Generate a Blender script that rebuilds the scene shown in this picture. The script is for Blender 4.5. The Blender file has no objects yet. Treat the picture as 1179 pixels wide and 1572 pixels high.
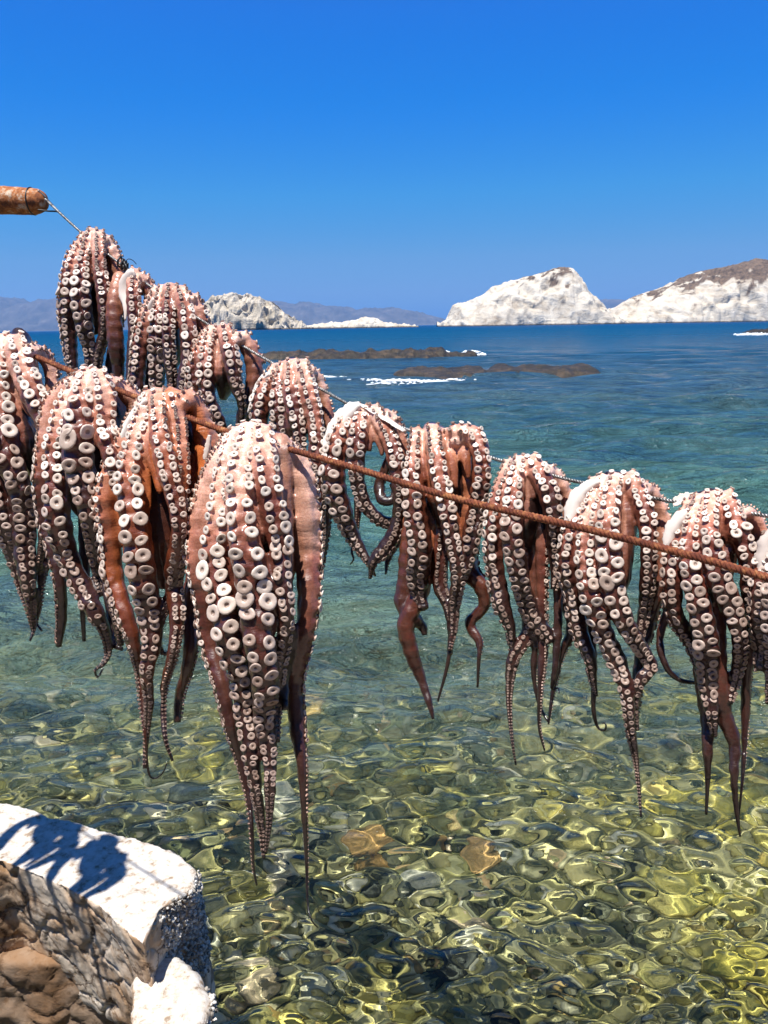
import bpy, bmesh, math, random
import numpy as np
from mathutils import Vector, Matrix, noise
random.seed(7)
RNG = np.random.default_rng(11)
C = bpy.context.scene.collection
sc = bpy.context.scene

# ------------------------------------------------------------------ camera, sky, sun
W0, H0, F0 = 1179.0, 1572.0, 1210.0
cam = bpy.data.cameras.new('camera'); co = bpy.data.objects.new('camera', cam); C.objects.link(co)
cam.sensor_fit = 'VERTICAL'; cam.sensor_height = 36; cam.lens = 36 * F0 / H0
cam.clip_start = 0.05; cam.clip_end = 60000
CM = Matrix.Translation((0, 0, 2.5)) @ Matrix.Rotation(math.radians(90 - 13.3), 4, 'X') @ Matrix.Rotation(math.radians(-0.9), 4, 'Z')
co.matrix_world = CM; sc.camera = co

SUN = Vector((-0.15, -0.27, 0.95)).normalized()
w = bpy.data.worlds.new('World'); sc.world = w; w.use_nodes = True
nt = w.node_tree; sk = nt.nodes.new('ShaderNodeTexSky'); sk.sky_type = 'NISHITA'; sk.sun_disc = False
sk.sun_elevation = math.asin(SUN.z); sk.sun_rotation = math.atan2(SUN.x, SUN.y)
sk.altitude = 2600; sk.air_density = 0.8; sk.dust_density = 0.05; sk.ozone_density = 5.0
hs = nt.nodes.new('ShaderNodeHueSaturation'); hs.inputs['Saturation'].default_value = 1.22; hs.inputs['Value'].default_value = 1.0
nt.links.new(sk.outputs[0], hs.inputs['Color'])
def _m(op, x, y):
    q = nt.nodes.new('ShaderNodeMath'); q.operation = op; nt.links.new(x, q.inputs[0]); q.inputs[1].default_value = y; return q.outputs[0]
_s = nt.nodes.new('ShaderNodeSeparateColor'); _c = nt.nodes.new('ShaderNodeCombineColor'); nt.links.new(hs.outputs[0], _s.inputs[0])
# the camera's rendering of a very saturated summer sky, channel by channel
for _k, _st in enumerate(([(0, .022), (.031, .020), (.045, .004), (.06, .003), (.112, .045), (.246, .15), (.47, .22), (1, .27)],
                          [(0, 0), (.125, .105), (.168, .18), (.216, .22), (.342, .33), (.565, .385), (.67, .40), (1, .44)],
                          [(0, 0), (.37, .34), (.42, .58), (.46, .76), (.60, .82), (.77, .80), (1, .74)])):
    _r = nt.nodes.new('ShaderNodeValToRGB'); _e = _r.color_ramp.elements
    while len(_e) < len(_st): _e.new(.5)
    for _i, (_p, _v) in enumerate(_st): _e[_i].position = _p; _v /= 2 ** .75; _e[_i].color = (_v, _v, _v, 1)
    nt.links.new(_m('MULTIPLY', _s.outputs[_k], .15), _r.inputs[0]); nt.links.new(_m('DIVIDE', _r.outputs[0], .15), _c.inputs[_k])
nt.links.new(_c.outputs[0], nt.nodes['Background'].inputs[0])
nt.nodes['Background'].inputs[1].default_value = 0.15
sl = bpy.data.lights.new('sun', 'SUN'); sl.energy = 5.0; sl.angle = math.radians(0.53); sl.color = (1.0, 0.96, 0.9)
so = bpy.data.objects.new('sun', sl); C.objects.link(so); so.location = (0, 0, 30)
so.rotation_euler = SUN.to_track_quat('Z', 'Y').to_euler(); sl.cycles.is_caustics_light = True
vs = sc.view_settings; vs.view_transform = 'Standard'; vs.look = 'None'; vs.exposure = 0.75; vs.gamma = 1; vs.use_curve_mapping = False
sc.cycles.max_bounces = 10; sc.cycles.transmission_bounces = 6; sc.cycles.glossy_bounces = 4; sc.cycles.sample_clamp_indirect = 6

# ------------------------------------------------------------------ helpers
def P(x, y, z):
    """point of the place seen at photo pixel (x, y) at depth z along the view axis"""
    return CM @ Vector(((x - W0 / 2) / F0 * z, (H0 / 2 - y) / F0 * z, -z))
def ray(x, y):
    return (CM.to_3x3() @ Vector(((x - W0 / 2) / F0, (H0 / 2 - y) / F0, -1)))
def on_height(x, y, h):
    d = ray(x, y); t = (h - 2.5) / d.z
    return Vector((0, 0, 2.5)) + d * t
def at_dist(x, y, Y):
    d = ray(x, y); t = Y / d.y
    return Vector((0, 0, 2.5)) + d * t

def mesh(name, v, f, mat=None, smooth=True, parent=None):
    me = bpy.data.meshes.new(name)
    if isinstance(v, np.ndarray): v = v.tolist()
    if isinstance(f, np.ndarray): f = f.tolist()
    me.from_pydata(v, [], f); me.update()
    if smooth: me.polygons.foreach_set('use_smooth', [True] * len(me.polygons))
    o = bpy.data.objects.new(name, me); C.objects.link(o)
    if mat:
        for m in (mat if isinstance(mat, (list, tuple)) else [mat]): me.materials.append(m)
    if parent: o.parent = parent
    return o
def tag(o, label=None, cat=None, group=None, kind=None):
    if label: o['label'] = label
    if cat: o['category'] = cat
    if group: o['group'] = group
    if kind: o['kind'] = kind
    return o
def empty(name, loc):
    o = bpy.data.objects.new(name, None); C.objects.link(o); o.location = loc; o.empty_display_size = .05
    return o
def gridmesh(name, X, Y, Z, mat, parent=None):
    ny, nx = X.shape
    v = np.stack([X, Y, Z], -1).reshape(-1, 3); i = np.arange(ny * nx).reshape(ny, nx)
    f = np.stack([i[:-1, :-1], i[:-1, 1:], i[1:, 1:], i[1:, :-1]], -1).reshape(-1, 4)
    return mesh(name, v, f, mat, True, parent)
def addcol(me, cols, name='Col'):
    a = me.color_attributes.new(name, 'FLOAT_COLOR', 'POINT')
    c = np.ones((len(me.vertices), 4), np.float32); c[:, :3] = cols
    a.data.foreach_set('color', c.ravel())
def spl(pts, n):
    """Catmull-Rom through rows of pts, n samples evenly along the length"""
    p = np.array(pts, float); p = np.vstack([2 * p[0] - p[1], p, 2 * p[-1] - p[-2]])
    out = []
    for i in range(1, len(p) - 2):
        t = np.linspace(0, 1, 14, endpoint=False)[:, None]
        a, b, c, d = p[i - 1], p[i], p[i + 1], p[i + 2]
        out.append(.5 * ((2 * b) + (-a + c) * t + (2 * a - 5 * b + 4 * c - d) * t * t + (-a + 3 * b - 3 * c + d) * t ** 3))
    q = np.vstack(out + [p[-2:-1]])
    L = np.concatenate([[0], np.cumsum(np.linalg.norm(np.diff(q[:, :3], axis=0), axis=1))])
    s = np.linspace(0, L[-1], n)
    return np.stack([np.interp(s, L, q[:, k]) for k in range(q.shape[1])], -1), L[-1]
def frames(c, ref, iref):
    """parallel-transported normals along the centre line c, equal to ref at row iref"""
    T = np.gradient(c, axis=0); T /= np.linalg.norm(T, axis=1)[:, None] + 1e-12
    N = np.zeros_like(c); n = ref - T[iref] * np.dot(ref, T[iref]); N[iref] = n / np.linalg.norm(n)
    for rng_ in (range(iref + 1, len(c)), range(iref - 1, -1, -1)):
        prev = N[iref]
        for i in rng_:
            n = prev - T[i] * np.dot(prev, T[i]); n /= np.linalg.norm(n) + 1e-12; N[i] = n; prev = n
    return T, N, np.cross(T, N)
def tube(c, r, N, B, seg=12, flat=1.0, v0=0, cap=True):
    a = np.linspace(0, 2 * math.pi, seg, endpoint=False)
    ring = (np.cos(a)[None, :, None] * N[:, None, :] * flat + np.sin(a)[None, :, None] * B[:, None, :]) * np.asarray(r)[:, None, None]
    v = (c[:, None, :] + ring).reshape(-1, 3); n = len(c)
    f = []
    for i in range(n - 1):
        for j in range(seg):
            k = (j + 1) % seg
            f.append((v0 + i * seg + j, v0 + i * seg + k, v0 + (i + 1) * seg + k, v0 + (i + 1) * seg + j))
    if cap:
        f.append(tuple(v0 + j for j in range(seg))[::-1]); f.append(tuple(v0 + (n - 1) * seg + j for j in range(seg)))
    return v, f

# ------------------------------------------------------------------ materials
def newmat(name):
    m = bpy.data.materials.new(name); m.use_nodes = True
    return m, m.node_tree.nodes, m.node_tree.links, m.node_tree.nodes['Principled BSDF']
def node(n, t, **kw):
    x = n.new(t)
    for k, v in kw.items():
        if k in x.inputs.keys(): x.inputs[k].default_value = v
        else: setattr(x, k, v)
    return x
def noise_tex(n, l, scale, detail=6, rough=.6, co=None, dist=0):
    x = node(n, 'ShaderNodeTexNoise'); x.inputs['Scale'].default_value = scale; x.inputs['Detail'].default_value = detail
    x.inputs['Roughness'].default_value = rough; x.inputs['Distortion'].default_value = dist
    if co is not None: l.new(co, x.inputs['Vector'])
    return x
def ramp(n, l, src, stops):
    r = n.new('ShaderNodeValToRGB'); e = r.color_ramp.elements
    while len(e) < len(stops): e.new(.5)
    for k, (p, c) in enumerate(stops): e[k].position = p; e[k].color = (*c, 1) if len(c) == 3 else c
    l.new(src, r.inputs[0]); return r
def mixc(n, l, fac, a, b, mode='MIX'):
    x = n.new('ShaderNodeMix'); x.data_type = 'RGBA'; x.blend_type = mode
    for s, i in ((fac, 0), (a, 6), (b, 7)):
        if isinstance(s, (int, float)): x.inputs[i].default_value = s
        elif isinstance(s, tuple): x.inputs[i].default_value = (*s, 1)
        else: l.new(s, x.inputs[i])
    return x.outputs[2]
def bump(n, l, h, strength, dist, prev=None):
    b = n.new('ShaderNodeBump'); b.inputs['Strength'].default_value = strength; b.inputs['Distance'].default_value = dist
    l.new(h, b.inputs['Height'])
    if prev is not None: l.new(prev, b.inputs['Normal'])
    return b.outputs[0]
def mathn(n, l, op, a, b=None, clamp=False):
    x = n.new('ShaderNodeMath'); x.operation = op; x.use_clamp = clamp
    for s, i in ((a, 0), (b, 1)):
        if s is None: continue
        if isinstance(s, (int, float)): x.inputs[i].default_value = s
        else: l.new(s, x.inputs[i])
    return x.outputs[0]

def skin_mat():
    m, n, l, p = newmat('octopus_skin')
    tc = n.new('ShaderNodeTexCoord').outputs['Object']
    at = node(n, 'ShaderNodeAttribute', attribute_name='Col').outputs['Color']
    n1 = noise_tex(n, l, 45, 8, .65, tc); r1 = ramp(n, l, n1.outputs[0], [(.3, (.72, .66, .64)), (.7, (1.15, 1.08, 1.04))])
    c = mixc(n, l, 1.0, at, r1.outputs[0], 'MULTIPLY')
    n2 = noise_tex(n, l, 420, 4, .7, tc); r2 = ramp(n, l, n2.outputs[0], [(.42, (.62, .5, .5)), (.56, (1, 1, 1))])
    c = mixc(n, l, .6, c, r2.outputs[0], 'MULTIPLY')
    l.new(c, p.inputs['Base Color'])
    rr = ramp(n, l, n1.outputs[0], [(.3, (.28,) * 3), (.7, (.5,) * 3)]); l.new(rr.outputs[0], p.inputs['Roughness'])
    p.inputs['Specular IOR Level'].default_value = .4; p.inputs['Coat Weight'].default_value = .5; p.inputs['Coat Roughness'].default_value = .13; p.inputs['Subsurface Weight'].default_value = .12; p.inputs['Subsurface Radius'].default_value = (.012, .004, .002); p.inputs['Subsurface Scale'].default_value = 1
    mw_ = n.new('ShaderNodeMapping'); mw_.inputs['Scale'].default_value = (22, 22, 75); l.new(tc, mw_.inputs[0]); n3 = noise_tex(n, l, 1, 4, .6, mw_.outputs[0], 1.2)
    b = bump(n, l, n1.outputs[0], .5, .003); b = bump(n, l, n3.outputs[0], .6, .0022, b); b = bump(n, l, n2.outputs[0], .35, .0008, b)
    l.new(b, p.inputs['Normal']); return m
def plain_flesh(name, ca, cb, rough=.4, sc_=60):
    m, n, l, p = newmat(name)
    tc = n.new('ShaderNodeTexCoord').outputs['Object']; ri = n.new('ShaderNodeObjectInfo').outputs['Random']
    n1 = noise_tex(n, l, sc_, 5, .6, tc)
    f = mathn(n, l, 'ADD', mathn(n, l, 'MULTIPLY', n1.outputs[0], .6), mathn(n, l, 'MULTIPLY', ri, .5))
    r = ramp(n, l, f, [(.2, ca), (.8, cb)]); oc = n.new('ShaderNodeObjectInfo').outputs['Color']
    l.new(mixc(n, l, 1., r.outputs[0], oc, 'MULTIPLY'), p.inputs['Base Color']); p.inputs['Roughness'].default_value = rough
    l.new(bump(n, l, n1.outputs[0], .3, .001), p.inputs['Normal']); return m
SKIN = skin_mat()
RIM = plain_flesh('sucker_rim', (.44, .335, .265), (.84, .76, .67), .42, 2.2)
PIT = plain_flesh('sucker_pit', (.21, .15, .115), (.42, .33, .27), .5, 2.2)
RIM2 = plain_flesh('small_sucker_rim', (.10, .060, .045), (.28, .19, .15), .45, 2.2)
STEM = plain_flesh('sucker_stem', (.46, .26, .19), (.78, .56, .45), .45, 2.2)
FLAP = plain_flesh('mantle_flesh', (.58, .47, .40), (.80, .74, .67), .38, 22)
def rust_mat(name, a, b, c_, sc_=120, tw=None):
    m, n, l, p = newmat(name); tc = n.new('ShaderNodeTexCoord').outputs['Object']
    n1 = noise_tex(n, l, sc_, 8, .7, tc); n2 = noise_tex(n, l, sc_ * .22, 4, .6, tc)
    r = ramp(n, l, n1.outputs[0], [(.32, a), (.5, b), (.66, c_)])
    c = mixc(n, l, ramp(n, l, n2.outputs[0], [(.4, (0, 0, 0)), (.62, (1, 1, 1))]).outputs[0], r.outputs[0], mixc(n, l, 1., r.outputs[0], (.55, .42, .35), 'MULTIPLY'))
    l.new(c, p.inputs['Base Color']); p.inputs['Roughness'].default_value = .85
    l.new(bump(n, l, n1.outputs[0], .8, .002), p.inputs['Normal']); return m
RUST = rust_mat('rusted_iron', (.07, .016, .008), (.20, .050, .018), (.42, .19, .07))
STEEL, n, l, p = newmat('wire_steel'); p.inputs['Metallic'].default_value = .8; p.inputs['Roughness'].default_value = .42
tc = n.new('ShaderNodeTexCoord').outputs['Object']; l.new(ramp(n, l, noise_tex(n, l, 90, 4, .6, tc).outputs[0], [(.35, (.10, .09, .08)), (.6, (.46, .45, .43))]).outputs[0], p.inputs['Base Color'])
BLACK, n, l, p = newmat('black_tie'); p.inputs['Base Color'].default_value = (.012, .012, .012, 1); p.inputs['Roughness'].default_value = .45

# ------------------------------------------------------------------ suckers
def sucker_mesh(k, seg=14):
    r = random.Random(k)
    el = r.uniform(.9, 1.1); pit = r.uniform(.14, .24); deep = r.uniform(.20, .34)
    prof = [(.80, -.9, 2), (.66, -.35, 2), (.64, .0, 2), (.74, .18, 2), (.95, .30, 0), (1.0, .42, 0), (.95, .52, 0), (.80, .57, 0), (.50, .53, 0), (pit + .09, .46, 0), (pit, .33, 1), (pit * .6, deep, 1), (0, deep - .04, 1)]
    v, f, mi = [], [], []
    ph = [r.uniform(0, 6.28) for _ in range(3)]; am = [r.uniform(0, .07), r.uniform(0, .05), r.uniform(0, .03)]
    tilt = r.uniform(-.08, .08)
    for (R, h, _) in prof[:-1]:
        for j in range(seg):
            a = 2 * math.pi * j / seg; q = 1 + sum(am[i] * math.sin((i + 2) * a + ph[i]) for i in range(3))
            v.append((R * q * math.cos(a) * el, R * q * math.sin(a) / el, h + tilt * R * math.cos(a + ph[0])))
    v.append((0, 0, prof[-1][1]))
    for i in range(len(prof) - 2):
        for j in range(seg):
            kx = (j + 1) % seg; f.append((i * seg + j, i * seg + kx, (i + 1) * seg + kx, (i + 1) * seg + j)); mi.append(prof[i + 1][2] if prof[i][2] != 2 or prof[i + 1][2] != 0 else 0)
    b = (len(prof) - 2) * seg
    for j in range(seg): f.append((b + j, b + (j + 1) % seg, len(v) - 1)); mi.append(1)
    me = bpy.data.meshes.new('sucker'); me.from_pydata(v, [], f); me.polygons.foreach_set('use_smooth', [True] * len(f)); me.polygons.foreach_set('material_index', mi)
    for m in (RIM, PIT, STEM): me.materials.append(m)
    me.update(); return me, np.array(v), f, mi
SUCK = [sucker_mesh(k) for k in range(7)]
SMALL = [sucker_mesh(50 + k, 8) for k in range(3)]

def ninterp(stops, t):
    xs = [s[0] for s in stops]; return np.stack([np.interp(t, xs, [s[1][k] for s in stops]) for k in range(3)], -1)

def vnoise(V, s, seed=0.0, octs=3):
    """cheap smooth pseudo-noise for arrays of points"""
    out = np.zeros(len(V)); amp = 1.0; tot = 0
    rg = np.random.default_rng(int(seed * 97) + 5)
    for o in range(octs):
        for k in range(4):
            d = rg.normal(size=3); d /= np.linalg.norm(d)
            d2 = rg.normal(size=3); d2 /= np.linalg.norm(d2)
            ph = rg.uniform(0, 6.28, 2)
            out += amp * np.sin(V @ d * s * 6.28 + ph[0] + 1.7 * np.sin(V @ d2 * s * 4.1 + ph[1]))
        tot += amp * 2; amp *= .5; s *= 2.03
    return out / tot

CAMPOS = np.array((0, 0, 2.5))
FWD = np.array(ray(W0 / 2, H0 / 2)); FWD /= np.linalg.norm(FWD)
RIGHT = np.array(CM.to_3x3() @ Vector((1, 0, 0))); UPV = np.array(CM.to_3x3() @ Vector((0, 1, 0)))

def octopus(depth, arms, label, group, flaps=(), tint=(1, 1, 1), knob=1.0, orange=0.0, vox=.0031, bag=.58):
    """arms: (points[(x,y,r)], dz in metres, phi in degrees, sucker size factor)"""
    seed = random.random() * 50
    A = []
    rr_ = random.Random(label)
    for (pts, dz, phi, ks) in arms:
        rows = []
        x0, y0, r0 = pts[0]; z0 = depth(x0)
        start_on_wire = ks >= 0 or True
        sgn = -1 if dz <= 0 else 1
        mw = z0 / F0
        # the arm comes from the other side of the wire, over it, and down
        if sgn < 0:
            q = P(x0, y0 + 2.6 * r0, z0 + max(abs(dz) * .5, .02)); rows.append((*q, r0 * .75 * mw))
            q = P(x0, y0 + .5 * r0, z0 + .012); rows.append((*q, r0 * .95 * mw))
        else:
            f_ = [q_[0][0] for q_ in arms if q_[1] <= 0]; mx_ = sum(q_[0] for q_ in f_) / len(f_); my_ = sum(q_[1] for q_ in f_) / len(f_)
            q = P(mx_ * .6 + x0 * .4, my_ + 1.1 * r0, depth(mx_) - .006); rows.append((*q, r0 * .6 * mw))
            q = P(mx_ * .3 + x0 * .7, (my_ + y0) / 2 + .5 * r0, z0); rows.append((*q, r0 * .8 * mw))
        for i, (x, y, r) in enumerate(pts):
            yy = (y - y0) / max(60, max(q_[1] for q_ in pts) - y0); dd = dz * float(np.interp(yy, [0, .08, .3, .55, .8, 1], [.35, 1.05, 1.6, 1.25, .5, .2])) if dz <= 0 else dz * (.6 if i < 1 else 1)
            zc = z0 + dd + .35 * (depth(x) - z0)
            zc += .012 * math.sin(i * 1.7 + seed + dz * 90) * min(1, i / 4)
            jx = rr_.uniform(-.22, .22) * r if 0 < i < len(pts) - 2 else 0
            q = P(x + jx, y, zc); rows.append((*q, r * (rr_.uniform(.90, 1.08) if i else 1) * zc / F0))
        n = 90
        c, L = spl(rows, n); n = max(40, int(L / .007)); c, L = spl(rows, n)
        rr = np.maximum(c[:, 3], .0009); c = c[:, :3]
        s = np.linspace(0, 1, n)
        iref = min(n - 1, int(n * .28))
        tow = CAMPOS - c[iref]; tow /= np.linalg.norm(tow)
        a = math.radians(phi); ref = tow * math.cos(a) + RIGHT * math.sin(a)
        T, N, B = frames(c, ref, iref)
        A.append(dict(c=c, r=rr, T=T, N=N, B=B, s=s, L=L, ks=ks, dz=dz, phi=phi, n=n))
    # ---- suckers
    suck = []
    for ai, a in enumerate(A):
        if a['ks'] <= 0: continue
        cum = a['s'] * a['L']
        for side in (-1, 1):
            pos = .028 + (.5 if side > 0 else 0) * .012
            while pos < a['L'] * .985:
                i = int(np.searchsorted(cum, pos)); i = min(i, a['n'] - 1); r = a['r'][i]; s = a['s'][i]
                k = np.interp(s, [0, .12, .25, .36, .44, .6, 1], [.56, .48, .55, .74, .93, .82, .74]) * a['ks']
                k *= random.uniform(.86, 1.14)
                if .33 < s < .45 and random.random() < .3: k *= 1.2
                sr = max(.5 * r * k, .0007)
                step = sr * 2 * (1.02 if s > .33 else 1.30)
                pos += step
                if r < .0026: break
                ang = math.radians(30 + random.uniform(-5, 5)) * side
                d = a['N'][i] * math.cos(ang) + a['B'][i] * math.sin(ang)
                lift = np.interp(s, [0, .1, .3, .42, .6], [.30, .45, .30, 0, -.2]) * knob * random.uniform(.5, 1.4)
                q = a['c'][i] + d * (r * .97)
                ok = True
                for bi, b in enumerate(A):
                    if bi == ai: continue
                    dd = np.linalg.norm(b['c'] - q, axis=1)
                    if np.any(dd < b['r'] * .9): ok = False; break
                if not ok: continue
                ax = d * .75 + a['N'][i] * .35 - a['T'][i] * (-.18 if s < .35 else 0) + RNG.normal(size=3) * .17
                ax /= np.linalg.norm(ax)
                suck.append((q + ax * sr * lift, ax, sr, a['T'][i], s, q))
    # ---- body: arms, webs and stems fused into one skin
    V, Fc = [], []
    def put(v, f):
        o = sum(len(x) for x in V); V.append(v); Fc.extend(tuple(i + o for i in q) for q in f)
    for a in A:
        m = a['r'] > .0052
        last = int(np.max(np.nonzero(m)[0])) if m.any() else 0
        a['last'] = last
        if last > 3:
            e = last + 1
            wob = 1 + .05 * np.sin(a['s'][:e] * a['L'] * 190 + seed)
            v, f = tube(a['c'][:e], a['r'][:e] * wob, a['N'][:e], a['B'][:e], 14, .84); put(v, f)
    fr = [a for a in A if a['dz'] <= 0]
    for a, b in zip(fr[:-1], fr[1:]):
        m = 26; ta = np.linspace(0, .40, m)
        ca = np.stack([np.interp(ta, a['s'], a['c'][:, k]) for k in range(3)], -1); cb = np.stack([np.interp(ta, b['s'], b['c'][:, k]) for k in range(3)], -1)
        ra = np.interp(ta, a['s'], a['r']); rb = np.interp(ta, b['s'], b['r'])
        gap = np.linalg.norm(ca - cb, axis=1)
        for t in (.33, .67):
            c = ca * (1 - t) + cb * t + FWD[None, :] * (.72 * (ra + rb) / 2)[:, None]
            rw = np.minimum(np.maximum(gap * .34, .4 * (ra + rb) / 2), .8 * (ra + rb) / 2) * np.interp(ta, [0, .28, .4], [1, .95, .3])
            T, N, B = frames(c, -FWD, m // 2); v, f = tube(c, rw, N, B, 10, .8); put(v, f)
    if bag:
        m = 24; ta = np.linspace(.02, bag, m); cs = [np.stack([np.interp(ta, a['s'], a['c'][:, k]) for k in range(3)], -1) for a in fr]
        ca_ = [np.stack([np.interp(ta, a['s'], a['c'][:, k]) for k in range(3)], -1) for a in A if a['ks'] > .55]
        mid = sum(cs) / len(cs); pr = np.array([(q - mid) @ RIGHT for q in ca_]); lo_, hi_ = pr.min(0), pr.max(0); mid = mid + RIGHT[None] * ((lo_ + hi_) / 2)[:, None]; sp_ = (hi_ - lo_) / 2 * .86
        c = mid + FWD[None] * .055; rw = np.clip(sp_ * 1.05, .012, .08) * np.interp(ta, [0, .05, bag * .8, bag], [.5, .9, .9, .25])
        bagc, bagr = c, rw; T, N, B = frames(c, -FWD, 3); v, f = tube(c, rw, N, B, 16, .5); put(v, f)
    for (q, ax, sr, T, s, q0) in suck:
        if sr < .0028: continue
        c = np.array([q0 - ax * sr * .6, q0, q + ax * sr * .05]); rw = np.array([sr * 1.25, sr * 1.05, sr * .66])
        T2, N2, B2 = frames(c, T, 1); v, f = tube(c, rw, N2, B2, 7, 1); put(v, f)
    tmp = mesh('tmp', np.vstack(V), Fc)
    rm = tmp.modifiers.new('r', 'REMESH'); rm.mode = 'VOXEL'; rm.voxel_size = vox
    sm = tmp.modifiers.new('s', 'SMOOTH'); sm.factor = .5; sm.iterations = 4
    dg = bpy.context.evaluated_depsgraph_get(); dg.update()
    ev = tmp.evaluated_get(dg).to_mesh()
    nv = len(ev.vertices); v = np.zeros(nv * 3, np.float32); ev.vertices.foreach_get('co', v); v = v.reshape(-1, 3).astype(float)
    nn = np.zeros(nv * 3, np.float32); ev.vertices.foreach_get('normal', nn); nn = nn.reshape(-1, 3)
    faces = [tuple(q.vertices) for q in ev.polygons]
    tmp.to_mesh_clear() if hasattr(tmp, 'to_mesh_clear') else None
    bpy.data.objects.remove(tmp)
    fold = vnoise(v, 9, seed, 3) * .0011 + vnoise(v * np.array([3, 3, 1.0]), 14, seed + 3, 2) * .0007
    v = v + nn * fold[:, None]
    V = [v]; F2 = list(faces)
    for a in A:
        i0 = max(0, a['last'] - 2)
        if a['n'] - i0 > 2:
            vv, f = tube(a['c'][i0:], a['r'][i0:] * np.interp(np.arange(a['n'] - i0), [0, 2, 3], [.86, .97, 1.0]), a['N'][i0:], a['B'][i0:], 8, .8)
            o = sum(len(x) for x in V); V.append(vv); F2.extend(tuple(i + o for i in q) for q in f)
    v = np.vstack(V)
    if bag: A.append(dict(c=bagc, r=bagr * .8, N=np.repeat(-FWD[None], len(bagc), 0) * .2, s=np.full(len(bagc), .85)))  # inner bag coloured near black, painting in the shade between the arms
    # ---- pigment, with sun on the tops and shade lower down painted in: pale pink near the mouth, brown-red further down, near black dried tips, brown on the outer side
    S = np.vstack([a['c'][::2] for a in A]); SS = np.concatenate([a['s'][::2] for a in A]); SR = np.concatenate([a['r'][::2] for a in A]); SN = np.vstack([a['N'][::2] for a in A])
    idx = np.zeros(len(v), int)
    for k in range(0, len(v), 8000):
        d = ((v[k:k + 8000, None, :] - S[None]) ** 2).sum(-1) - (SR ** 2)[None]
        idx[k:k + 8000] = d.argmin(1)
    t = SS[idx] + .05 * vnoise(v, 8, seed + 1, 2); rl = SR[idx]
    off = v - S[idx]; off /= np.linalg.norm(off, axis=1)[:, None] + 1e-9; oral = (off * SN[idx]).sum(1)
    colA = ninterp([(0, (.88, .68, .58)), (.10, (.86, .62, .51)), (.19, (.74, .45, .34)), (.28, (.42, .18, .12)), (.37, (.150, .044, .027)), (.56, (.055, .018, .012)), (.78, (.032, .013, .010)), (1, (.02, .010, .008))], t)
    colB = ninterp([(0, (.78, .54, .43)), (.20, (.46, .23, .15)), (.38, (.17, .066, .040)), (.6, (.055, .022, .015)), (.8, (.03, .014, .011)), (1, (.02, .010, .008))], t)
    colO = ninterp([(0, (.55, .17, .045)), (.35, (.42, .12, .03)), (.55, (.17, .042, .015)), (1, (.04, .015, .01))], t)
    mo = np.clip(.5 + oral * 1.2, 0, 1)[:, None]
    col = colA * mo + colB * (1 - mo)
    if orange: 
        k = orange * np.clip(.75 - .5 * oral + .35 * vnoise(v, 6, seed + 2, 2), 0, 1)[:, None]; col = col * (1 - k) + colO * k
    thin = np.clip((rl - .002) / .006, 0, 1)[:, None]
    col = col * (.25 + .75 * thin) * np.array(tint)
    mott = 1 + .20 * vnoise(v, 22, seed + 4, 3); col = np.clip(col * mott[:, None], .004, .9)
    origin = P(arms[0][0][0][0], arms[0][0][0][1], depth(arms[0][0][0][0]))
    og = np.array(origin)
    body = mesh('octopus', v - og, F2, SKIN); body.location = origin; addcol(body.data, col)
    tag(body, label, 'octopus', group)
    # ---- the suckers themselves
    def mw(q, ax, sr, T):
        X = T - ax * np.dot(T, ax); X /= np.linalg.norm(X) + 1e-9; Y = np.cross(ax, X)
        return X, Y
    def show(it):
        q, ax, sr, T, s, _ = it
        d = np.dot(q - CAMPOS, FWD); dpx = 2 * sr * F0 / d; tw = CAMPOS - q; tw /= np.linalg.norm(tw)
        return dpx, np.dot(ax, tw)
    big, small = [], []
    for it in suck:
        dpx, fc = show(it); (big if (dpx >= 7.5 and fc > -.3) or s < .45 else small).append((dpx * (1 if fc > 0 else .5), it))
    big.sort(key=lambda e: -e[0]); small += big[296:]; big = big[:296]
    for k, (_, (q, ax, sr, T, s, _q)) in enumerate(big):
        o = bpy.data.objects.new('sucker', SUCK[k * 5 % 7][0]); C.objects.link(o); o.parent = body
        X, Y = mw(q, ax, sr, T); an = random.uniform(-.5, .5); X, Y = X * math.cos(an) + Y * math.sin(an), Y * math.cos(an) - X * math.sin(an)
        sq = random.uniform(.68, 1.0) if s > .4 else random.uniform(.78, 1.08); hz = random.uniform(.6, 1.15)
        M = Matrix(((X[0] * sr * sq, Y[0] * sr, ax[0] * sr * hz, q[0] - og[0]), (X[1] * sr * sq, Y[1] * sr, ax[1] * sr * hz, q[1] - og[1]), (X[2] * sr * sq, Y[2] * sr, ax[2] * sr * hz, q[2] - og[2]), (0, 0, 0, 1)))
        o.matrix_basis = M
        k_ = float(np.interp(s, [.3, .5, .8, 1], [1, .66, .42, .32])) * random.uniform(.85, 1.1); o.color = (k_, k_ * float(np.interp(k_, [.4, 1], [.80, 1])), k_ * float(np.interp(k_, [.4, 1], [.74, 1])), 1)  # darker and browner down the arm: shade of the lower half put into colour
    if small:
        V, F3, MI = [], [], []; o_ = 0
        for k, (_, (q, ax, sr, T, s, _q)) in enumerate(small):
            me, sv, sf, mi = SMALL[k % 3]; X, Y = mw(q, ax, sr, T)
            V.append(sv[:, :1] * X * sr + sv[:, 1:2] * Y * sr + sv[:, 2:] * ax * sr + q - og); F3.extend(tuple(i + o_ for i in f) for f in sf); MI.extend(mi); o_ += len(sv)
        so_ = mesh('small_suckers', np.vstack(V), F3, [RIM2, PIT, STEM], True, body); so_.data.polygons.foreach_set('material_index', MI); so_['kind'] = 'stuff'
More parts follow.
